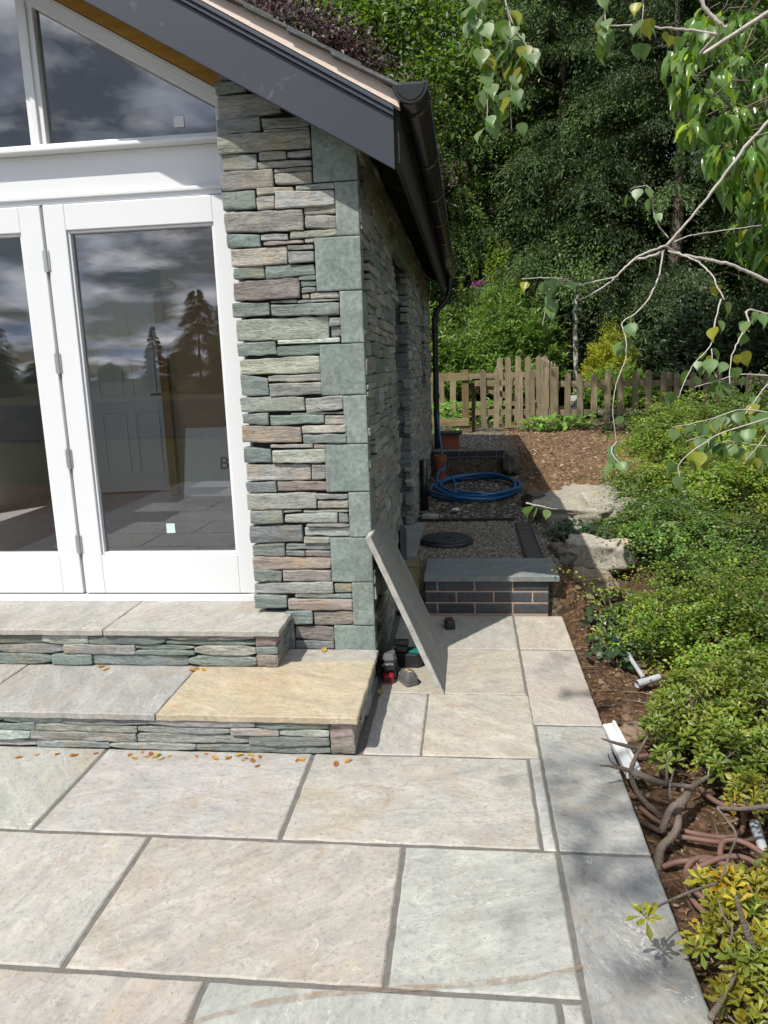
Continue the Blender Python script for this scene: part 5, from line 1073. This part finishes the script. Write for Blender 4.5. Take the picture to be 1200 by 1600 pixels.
# ---- the low small leaved shrubs on the right
def spray_shrub(name, label, cx_, cy_, rx, ry, H, nsp, per, leafL, mat='lonicera', warm=.18, zoff=0.0, yellow=1.0):
    z0 = float(gz(cx_, cy_)) + zoff; t = thing(name, label, 'shrub', (cx_, cy_, z0)); Ps, Ds, Ns, Ts = [], [], [], []; sm_ = MB()
    nc = max(12, nsp // 36); qc = np.sqrt(rng.random(nc)); ac = rng.uniform(0, 6.28, nc); bc = rng.uniform(.35, 1.35, nc); hc = rng.uniform(.35, 1.15, nc); rc_ = rng.uniform(.07, .20, nc)
    CC = np.stack([cx_ + rx * qc * np.cos(ac), cy_ + ry * qc * np.sin(ac), z0 + H * (1 - .8 * qc ** 2) * hc], 1)
    for i in range(nsp):
        j = int(rng.integers(nc)); d = rnd3(1)[0]; d[2] = abs(d[2]) * .9 - .25; rr = rng.uniform(.3, 1.0)
        c = CC[j] + d * rc_[j] * rr * np.array([1.1, 1.1, .7]); oa = math.atan2(d[1], d[0]) + rng.normal(0, .9); o = np.array([math.cos(oa), math.sin(oa), 0]); ln_ = rng.uniform(.09, .24); rise = rng.uniform(-.15, .9)
        if rng.random() < .22: ln_ *= rng.uniform(1.6, 2.6); c = c + UP * .05; rise = rng.uniform(.7, 1.5)
        tt = np.linspace(0, 1, per) + rng.normal(0, .012, per); sgn = np.where(np.arange(per) % 2, 1, -1); side = nrmz((np.cross(o, UP) + rng.normal(0, .25, 3))[None])[0]
        p = c + o * (ln_ * tt)[:, None] + UP * (ln_ * (rise * tt - .85 * tt ** 2))[:, None]
        P = p + side * (sgn * leafL * .35)[:, None] + rng.normal(0, .005, (per, 3)); Ps.append(P); Ds.append(side * sgn[:, None] + o * .6 + rng.normal(0, .35, (per, 3))); Ns.append(UP + LB * .6 + rng.normal(0, .45, (per, 3)) + d * .5)
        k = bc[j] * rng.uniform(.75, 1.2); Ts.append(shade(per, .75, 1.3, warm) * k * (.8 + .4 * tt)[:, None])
        if i % 16 == 0: sm_.tube([np.array([cx_, cy_, z0 - .1]) + (c - [cx_, cy_, z0 - .1]) * .45 + rng.normal(0, .03, 3), c, c + o * ln_ * .5 + UP * ln_ * (rise * .5 - .21), c + o * ln_ + UP * ln_ * (rise - .85)], [.004, .003, .002, .001], 4)
    P, D, Nn, T_ = map(np.vstack, (Ps, Ds, Ns, Ts)); n = len(P); Ls = rng.uniform(.7, 1.35, n) * leafL
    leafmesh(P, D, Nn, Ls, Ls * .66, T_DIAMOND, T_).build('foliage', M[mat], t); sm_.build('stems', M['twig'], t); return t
spray_shrub('low_shrub', 'small leaved yellow green shrub sprawling beside the big flat boulder', 2.0, 7.2, .60, .80, .66, 990, 24, .025)
spray_shrub('low_shrub', 'small leaved shrub catching the sun nearest the fence', 2.65, 9.2, .70, .9, .58, 810, 24, .027)
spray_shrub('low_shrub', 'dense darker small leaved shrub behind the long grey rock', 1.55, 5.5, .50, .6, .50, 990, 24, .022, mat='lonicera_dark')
spray_shrub('low_shrub', 'wide spreading small leaved shrub right of the rocks', 2.45, 5.9, .75, .9, .80, 1350, 24, .023)
spray_shrub('low_shrub', 'bright small leaved shrub just above the upper azalea', 1.45, 4.15, .48, .55, .42, 1170, 24, .020)
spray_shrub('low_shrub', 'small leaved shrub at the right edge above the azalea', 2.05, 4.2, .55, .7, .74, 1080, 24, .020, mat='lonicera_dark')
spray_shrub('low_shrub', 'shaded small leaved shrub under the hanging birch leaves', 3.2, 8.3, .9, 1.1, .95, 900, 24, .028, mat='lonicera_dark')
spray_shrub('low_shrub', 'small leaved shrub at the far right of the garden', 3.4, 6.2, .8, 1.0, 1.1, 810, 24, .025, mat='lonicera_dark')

# ---- litter on the soil
P = scatter(1300, .6, 2.2, 1.2, 5.6); nn = len(P); tn = np.array([(.30, .20, .10), (.40, .28, .13), (.20, .13, .07), (.45, .30, .06)])[rng.integers(0, 4, nn)] * rng.uniform(.7, 1.3, (nn, 1))
tag(leafmesh(P + (0, 0, .006), rnd3(nn) * [1, 1, .3], UP + rng.normal(0, .5, (nn, 3)), rng.uniform(.012, .034, nn), rng.uniform(.006, .016, nn), T_OVATE, tn).build('leaf_litter', M['dry']), 'dry brown leaf litter scattered over the soil bed', 'leaf litter', kind='stuff')
tw_ = MB()
for q in scatter(130, .6, 2.0, 1.2, 5.2): a_2 = rng.uniform(0, 3.14); l_2 = rng.uniform(.03, .14); d_2 = np.array([math.cos(a_2), math.sin(a_2), rng.normal(0, .1)]) * l_2; tw_.tube([q + (0, 0, .006) - d_2, q + (0, 0, .012) + rng.normal(0, .006, 3), q + (0, 0, .006) + d_2], [.002, .0025, .0012], 4)
tag(tw_.build('fallen_twigs', M['twig']), 'thin dead twigs strewn over the soil bed', 'twigs', kind='stuff')
# ---- azaleas
def azalea(name, label, blobs, n, leafL, mat, warm=.15, trunks=(), redd=.0, stems=True):
    c = np.array([b[:3] for b in blobs]); r = np.array([b[3:6] for b in blobs]); w = np.array([b[6] if len(b) > 6 else 1 for b in blobs]); w = w / w.sum()
    t = thing(name, label, 'shrub', tuple(c.mean(0) - UP * .1)); i = rng.choice(len(blobs), n, p=w); d = rnd3(n); d[:, 2] = np.abs(d[:, 2]) * 1.1 - .18; rr = rng.uniform(.55, 1.0, n) ** .6
    C = c[i] + d * r[i] * rr[:, None]; A = nrmz(d * .5 + UP * .9 + rng.normal(0, .35, (n, 3)))
    Ps, Ds, Ns, Ls, Ts = [], [], [], [], []
    for k in range(n):
        m = int(rng.integers(6, 10)); a = A[k]; e1 = np.cross(a, [.3, .8, .1]); e1 /= np.linalg.norm(e1); e2 = np.cross(a, e1); an = np.arange(m) * 2.4 + rng.uniform(0, 6.28); el = np.linspace(.75, .02, m) + rng.normal(0, .08, m)
        rad_ = np.cos(an)[:, None] * e1 + np.sin(an)[:, None] * e2; D = rad_ * np.cos(el)[:, None] + a * np.sin(el)[:, None]
        Ps.append(np.tile(C[k], (m, 1)) + rad_ * .003 - a * (np.linspace(0, .018, m)[:, None])); Ds.append(D); Ns.append(a * np.cos(el)[:, None] - rad_ * np.sin(el)[:, None] + rng.normal(0, .12, (m, 3))); Ls.append(leafL * rng.uniform(.6, 1.0) * np.linspace(.55, 1.1, m))
        tn = shade(m, .85, 1.2, .06) * rng.uniform(.65, 1.25) * (1 + np.clip(rng.normal(0, warm), -.3, .5) * np.array([1, .35, -.4])) * np.linspace(1.25, .85, m)[:, None]
        if rng.random() < redd: tn = tn * np.array([1.3, .85, .55])
        Ts.append(tn)
    P, D, Nn, T_ = map(np.vstack, (Ps, Ds, Ns, Ts)); Ls = np.concatenate(Ls)
    leafmesh(P, D, Nn, Ls, Ls * .42, T_OBOV, T_).build('foliage', M[mat], t)
    tw = MB(); foot = c[0] * [1, 1, 0] + [0, 0, -.12] if not len(trunks) else np.asarray(trunks[0][0][0])
    for k in range(0, n if stems else 0, 3):
        q = C[k]; b0 = c[i[k]] * [1, 1, 0] + [0, 0, max(-.05, c[i[k]][2] - r[i[k]][2] * .6)]; mid_ = (q + b0) / 2 + rng.normal(0, .03, 3); tw.tube([b0, mid_, q - A[k] * .02], [.004, .003, .0016], 4)
    if stems: tw.build('stems', M['twig'], t)
    if len(trunks):
        tb_ = MB()
        for pts, rr_ in trunks: tb_.tube(bez(pts, 5), np.interp(np.linspace(0, 1, (len(pts) - 1) * 5 + 1), np.linspace(0, 1, len(rr_)), rr_), 9)
        tb_.build('trunk', M['bark'], t, smooth=True)
    return t
def tp_(pts, Y0, Y1): n = len(pts); return [at(x, y, Y0 + (Y1 - Y0) * k / (n - 1)) for k, (x, y) in enumerate(pts)]
tr = [([atz(1026, 1372, -.14)] + tp_([(1028, 1352), (1033, 1325), (1053, 1304), (1060, 1283), (1057, 1264), (1069, 1248), (1080, 1231), (1097, 1219), (1124, 1206), (1170, 1180)], 2.30, 2.75), [.021, .017, .014, .0135, .013, .018, .012, .010, .008, .004]),
      (tp_([(1034, 1300), (1045, 1270), (1056, 1258), (1068, 1262)], 2.44, 2.46), [.014, .012, .013, .007]),
      ([atz(1036, 1284, -.14)] + tp_([(1022, 1266), (1010, 1256), (994, 1234), (986, 1208), (992, 1186), (1002, 1168), (1012, 1150)], 2.62, 2.70), [.015, .012, .011, .0105, .010, .008, .006, .003]),
      (tp_([(986, 1206), (1016, 1217), (1042, 1225), (1081, 1229)], 2.66, 2.56), [.014, .012, .009, .007]),
      (tp_([(1000, 1170), (982, 1166), (962, 1161), (940, 1154)], 2.70, 2.62), [.010, .008, .006, .003]), (tp_([(990, 1206), (972, 1201), (953, 1197), (938, 1196)], 2.66, 2.6), [.010, .008, .005, .003]),
      (tp_([(972, 1201), (955, 1190), (950, 1178)], 2.64, 2.6), [.005, .003, .002]), (tp_([(1042, 1225), (1042, 1200), (1046, 1175)], 2.58, 2.6), [.007, .005, .003]), (tp_([(1048, 1250), (1047, 1228), (1054, 1200)], 2.5, 2.5), [.005, .004, .003]),
      (tp_([(1120, 1262), (1150, 1264), (1180, 1262), (1215, 1258)], 2.3, 2.3), [.006, .007, .008, .009]), (tp_([(1120, 1262), (1135, 1280), (1150, 1305), (1140, 1335), (1128, 1370)], 2.25, 2.0), [.004, .004, .004, .003, .003])]
azalea('azalea_bush', 'mid green azalea bush with leaf rosettes leaning over the soil bed', [(.98, 3.12, .05, .20, .32, .24, 2), (1.22, 3.12, .08, .26, .40, .28, 2.4), (.97, 2.72, .08, .13, .14, .16, .6), (1.12, 2.62, .06, .18, .20, .20, 1.2), (.80, 3.02, .03, .09, .14, .13, .4), (1.42, 2.95, .08, .25, .4, .30, 1.2), (.745, 2.78, .03, .05, .06, .06, .07)], 1000, .056, 'azalea', .12, tr)
tr2 = [(tp_([(1200, 1560), (1185, 1500), (1165, 1450), (1150, 1400)], 1.75, 1.75), [.013, .011, .009, .004]), (tp_([(1110, 1590), (1130, 1560), (1150, 1520)], 1.55, 1.7), [.008, .007, .004]), (tp_([(1005, 1430), (1030, 1415), (1075, 1395), (1120, 1380)], 1.72, 1.95), [.002, .003, .004, .005]),
       (tp_([(1140, 1475), (1144, 1450), (1130, 1430), (1122, 1405)], 1.7, 1.8), [.003, .003, .0025, .002])]
azalea('azalea_bush', 'yellowing azalea bush with red tinged leaves at the bottom right', [(.73, 1.82, .03, .13, .17, .13, 1.5), (.88, 1.74, .05, .14, .24, .15, 1.6), (.60, 1.80, .03, .05, .06, .06, .14), (.64, 1.62, .02, .07, .09, .08, .35), (.94, 2.44, .10, .09, .09, .07, .5), (.80, 1.48, .03, .12, .16, .10, .5), (.80, 2.02, .02, .13, .10, .09, 1.0), (1.0, 2.1, .05, .14, .16, .12, .8), (.72, 2.10, .0, .06, .06, .06, .25)], 330, .056, 'azalea_y', .25, tr2, .05)
rs = azalea('azalea_sprig', 'single azalea leaf rosette hanging out over the grey border slab', [(*at(1008, 1428, 1.72), .012, .012, .012)], 3, .050, 'azalea_y', .1, stems=False)

# ---- silver birch reaching over from the right
bt_ = thing('birch_tree', 'birch with thin pale hanging twigs and sparse heart shaped leaves reaching in from the right', 'tree', (3.4, .4, -.1))
bm = MB()
def limb(pts, r0, r1, k=6, n=6): q = bez(pts, n); q[1:-1] += rng.normal(0, min(r0, .005) * .28, (len(q) - 2, 3)); bm.tube(q, np.linspace(r0, r1, len(q)) * rng.uniform(.86, 1.16, len(q)), k); return q
def px(pts, Y0, Y1): n = len(pts); return [at(x, y, Y0 + (Y1 - Y0) * k / max(1, n - 1)) for k, (x, y) in enumerate(pts)]
TW = []
limb([(3.4, .4, -.2), (3.35, .45, 1.5), (3.3, .4, 3.2), (3.2, .3, 5.2), (3.1, .2, 7.0)], .13, .05, 12)
limb([(3.3, .4, 3.0), (2.9, 1.4, 3.3), (2.4, 2.4, 3.2), tuple(at(1250, 110, 3.0))], .045, .012, 8)
limb(px([(1250, 110), (1210, 178), (1165, 230), (1120, 290), (1080, 340), (1041, 384)], 3.0, 3.1), .0066, .0048, 8)
limb(px([(1041, 384), (1060, 396), (1100, 405), (1140, 413), (1175, 428), (1230, 455)], 3.1, 3.2), .0052, .0075, 8); limb([tuple(at(1230, 455, 3.2)), (2.9, 2.5, 2.1), (3.35, .6, 2.0)], .013, .035, 8)
TW.append((limb(px([(1041, 384), (1010, 395), (985, 410), (962, 433), (940, 450), (905, 470)], 3.1, 2.95), .0050, .0026), 0))
TW.append((limb(px([(1038, 392), (1012, 402), (990, 405)], 3.1, 3.15), .006, .004), 0))
TW.append((limb(px([(1036, 392), (1030, 430), (1024, 445), (1012, 470), (990, 492), (972, 505), (978, 530), (977, 560), (967, 588), (960, 612), (958, 650), (963, 690)], 3.1, 2.8), .0038, .0010), 6))
TW.append((limb(px([(1044, 392), (1070, 400), (1095, 413), (1114, 432), (1120, 446), (1132, 468)], 3.1, 2.95), .0038, .0024), 2))
TW.append((limb(px([(1126, 468), (1118, 500), (1110, 540), (1085, 568), (1068, 600), (1060, 622)], 2.95, 2.8), .003, .0012), 8))
TW.append((limb(px([(1112, 545), (1114, 575), (1120, 590)], 2.85, 2.8), .002, .001), 4))
TW.append((limb(px([(1240, 510), (1200, 492), (1168, 485), (1170, 505), (1155, 530), (1142, 562), (1140, 600)], 3.0, 2.75), .005, .0014), 9))
TW.append((limb(px([(905, 446), (880, 436), (850, 434), (815, 436)], 2.95, 2.9), .003, .0014), 6)); TW.append((limb(px([(882, 438), (868, 450), (854, 475), (848, 510)], 2.95, 2.9), .002, .001), 5)); TW.append((limb(px([(965, 432), (930, 440), (905, 446)], 3.0, 2.95), .003, .003), 0))
TW.append((limb(px([(1045, 372), (1025, 345), (1018, 305), (1010, 290), (985, 295)], 3.1, 3.1), .003, .001), 5)); TW.append((limb(px([(1050, 380), (1080, 368), (1130, 360), (1190, 352)], 3.1, 3.3), .003, .002), 2))
TW.append((limb(px([(1120, 55), (1080, 47), (1040, 44), (985, 40), (940, 40)], 3.1, 3.0), .006, .002), 5)); limb([tuple(at(1120, 55, 3.1)), tuple(at(1200, 20, 3.1)), (2.9, 1.6, 3.6), (3.3, .4, 3.6)], .0055, .012)
limb(px([(1135, 45), (1118, 30), (1100, 10), (1080, -40)], 3.2, 3.2), .0065, .009, 8)
for p_, c_ in ((px([(1230, 650), (1160, 640), (1110, 655), (1050, 668)], 2.8, 2.7), 22), (px([(1240, 700), (1180, 695), (1130, 690), (1100, 710)], 2.8, 2.7), 16), (px([(1230, 590), (1160, 585), (1120, 595), (1085, 605)], 2.9, 2.8), 10), (px([(735, -60), (742, 10), (752, 60), (758, 110), (762, 150), (760, 205)], 2.6, 2.55), 30), (px([(780, -60), (792, 10), (808, 50), (822, 70), (842, 100)], 2.6, 2.55), 14), (px([(795, 20), (800, 60), (806, 100), (798, 150), (800, 205)], 2.6, 2.55), 20), (px([(946, -40), (945, 20), (948, 60)], 2.6, 2.6), 9), (px([(1000, -50), (1005, 10), (1000, 60)], 2.6, 2.6), 8), (px([(1245, 560), (1200, 600), (1170, 640), (1140, 665), (1070, 690)], 2.9, 2.7), 18), (px([(1250, 600), (1215, 650), (1190, 690), (1165, 720)], 2.8, 2.7), 14), (px([(1245, 640), (1180, 660), (1120, 680), (1065, 720), (1062, 745)], 2.6, 2.5), 10), (px([(963, 690), (955, 705), (968, 725)], 2.8, 2.7), 5),
               (px([(822, 786), (850, 792), (872, 796)], 2.6, 2.6), 3), (px([(1250, 180), (1220, 200), (1170, 215)], 2.9, 2.8), 4)):
    TW.append((limb(p_, .003, .0011), c_))
# one limb overhead, whose shade dapples the paving
limb([(3.2, .3, 5.2), (2.0, -.3, 6.6), (.6, -.9, 7.2), (-.6, -1.3, 7.2), (-2.0, -1.6, 7.0)], .05, .008, 8)
limb([(3.1, .2, 6.5), (2.2, 3.0, 8.0), (1.6, 6.0, 8.6), (1.2, 9.0, 8.4)], .05, .01, 8)
OH = []
GP = [(870, 1090), (930, 1100), (850, 1045), (900, 1215), (935, 1250), (985, 1230), (870, 1285), (960, 1290), (1000, 1305), (905, 1312), (840, 1215), (940, 1365), (1000, 1400), (935, 1430), (1040, 1500), (1000, 1560), (900, 1385), (880, 1335), (1060, 1565), (860, 1240), (960, 1200), (1010, 1270)]
for k in range(len(GP) + 14):
    g0 = atz(GP[k][0], GP[k][1], 0) if k < len(GP) else np.array([rng.uniform(.8, 2.2), rng.uniform(1.5, 4.0), 0])
    zc = rng.uniform(5.2, 8.0); c_ = g0 - SUN_DIR * (zc / -SUN_DIR[2])
    for w in range(3):
        e_ = c_ + rng.normal(0, .085, 3); q = limb([c_ + (rng.normal(0, .1), rng.normal(0, .1), .35), (c_ + e_) / 2 + (0, 0, .12), e_], .003, .001, 4, 3); OH.append((q, int(rng.integers(3, 8))))
bm.build('twigs', M['birchbark'], bt_, smooth=True)
Ps, Ds, Ns, Ls = [], [], [], []
for q, n_l in TW + OH:
    for k in range(int(n_l * 1.3)):
        t_ = rng.uniform(.1, 1.0); p = q[min(int(t_ * (len(q) - 1)), len(q) - 1)]; h_ = rnd3(1)[0] * [1, 1, .3]; st_ = p + h_ * rng.uniform(.012, .03) - UP * .012
        Ps.append(st_); Ds.append(h_ * .55 - UP * rng.uniform(.5, 1.3)); Ns.append(h_ * .8 + np.array([-.2, -.5, .45]) + rng.normal(0, .35, 3)); Ls.append(rng.uniform(.038, .064))
P, D, Nn, Ls = np.array(Ps), np.array(Ds), np.array(Ns), np.array(Ls); n_ = len(P); tn = shade(n_, .8, 1.25, .06); yl = rng.random(n_) < .22; tn[yl] *= np.array([1.7, 1.15, .35]); tn[~yl] *= np.array([.95, 1.0, 1.05])
T_BIRCH = (np.array([(0, 0, 0), (.28, 0, -.02), (.52, 0, -.03), (.76, 0, -.07), (1.02, 0, -.17),
                     (.03, .24, .03), (.14, .43, .05), (.30, .50, .06), (.46, .44, .05), (.60, .33, .03), (.74, .19, .0), (.87, .07, -.08),
                     (.03, -.24, .03), (.14, -.43, .05), (.30, -.50, .06), (.46, -.44, .05), (.60, -.33, .03), (.74, -.19, .0), (.87, -.07, -.08)]),
           np.array([(0, 1, 5), (5, 1, 6), (6, 1, 7), (7, 1, 8), (1, 2, 8), (8, 2, 9), (9, 2, 10), (2, 3, 10), (10, 3, 11), (3, 4, 11),
                     (0, 12, 1), (12, 13, 1), (13, 14, 1), (14, 15, 1), (1, 15, 2), (15, 16, 2), (16, 17, 2), (2, 17, 3), (17, 18, 3), (3, 18, 4)]))
leafmesh(P, D, Nn, Ls, Ls * .86, T_BIRCH, tn).build('leaves', M['birchleaf'], bt_, smooth=True)

ncr = 15000; c0 = np.array([[-.1, 7.4, 7.7], [.5, 8.2, 8.0], [.9, 7.2, 8.0], [1.7, 8.2, 8.2], [2.6, 7.2, 8.6], [1.2, 9.2, 8.6], [2.6, 9.0, 9.0], [3.6, 8.0, 8.8]]); ii = rng.integers(0, 8, ncr); cl_ = c0[ii] + rng.normal(0, 1, (ncr, 3)) * [.5, .5, .28]  # unseen crown overhead, added to shade the right end of the fence
leafmesh(cl_, rnd3(ncr) - UP * .7, rnd3(ncr) + UP * .6, rng.uniform(.07, .11, ncr), rng.uniform(.06, .09, ncr), T_DIAMOND, shade(ncr)).build('crown', M['birchleaf'], bt_)
# ---- glossy leaved branch at the top right
gb = thing('cherry_laurel', 'leafy branch of glossy pointed hanging leaves at the top right', 'tree', (3.6, 3.2, .3)); bm2 = MB()
bm2.tube(bez([(3.6, 3.2, -.1), (3.6, 3.25, 1.6), (3.3, 3.4, 2.8), (2.6, 3.7, 3.25)], 6), np.linspace(.07, .02, 19), 8)
cl = []
def lx(x, y): return x > 1050 + max(0, y - 130) * .45 + max(0, 60 - y) * 1.2
while len(cl) < 135:
    x, y, Y_ = rng.uniform(1050, 1330), rng.uniform(10, 345), rng.uniform(3.4, 4.3)
    if lx(x, y): cl.append(at(x, y, Y_))
for x, y in ((1165, 372), (1180, 385), (1195, 368), (1215, 380), (1150, 365), (1190, 398)): cl.append(at(x, y, 4.0))
Ps, Ds, Ns, Ls = [], [], [], []
for c_ in cl:
    o_ = rnd3(1)[0] * [1, 1, .2]; e_ = np.array([rng.uniform(.04, .16), rng.normal(0, .08), rng.uniform(.02, .14)]); bm2.tube([c_ + e_, c_ + e_ * .45 + rng.normal(0, .015, 3) + (0, 0, .015), c_], [.003, .0024, .0015], 5)
    for k in range(int(rng.integers(6, 11))):
        h_ = rnd3(1)[0] * [1, 1, .4]; Ps.append(c_ + rng.normal(0, .02, 3)); Ds.append(h_ * .7 - UP * rng.uniform(.4, 1.3)); Ns.append(h_ * .7 + np.array([-.2, -.3, .6]) + rng.normal(0, .3, 3)); Ls.append(rng.uniform(.075, .125))
P, D, Nn, Ls = np.array(Ps), np.array(Ds), np.array(Ns), np.array(Ls); n_ = len(P); tn = shade(n_, .75, 1.3, .08); yl = rng.random(n_) < .05; tn[yl] *= np.array([3, 2, .6])
leafmesh(P, D, Nn, Ls, Ls * .38, T_LANCE, tn).build('leaves', M['glossy'], gb, smooth=True); bm2.build('branches', M['twig'], gb, smooth=True)
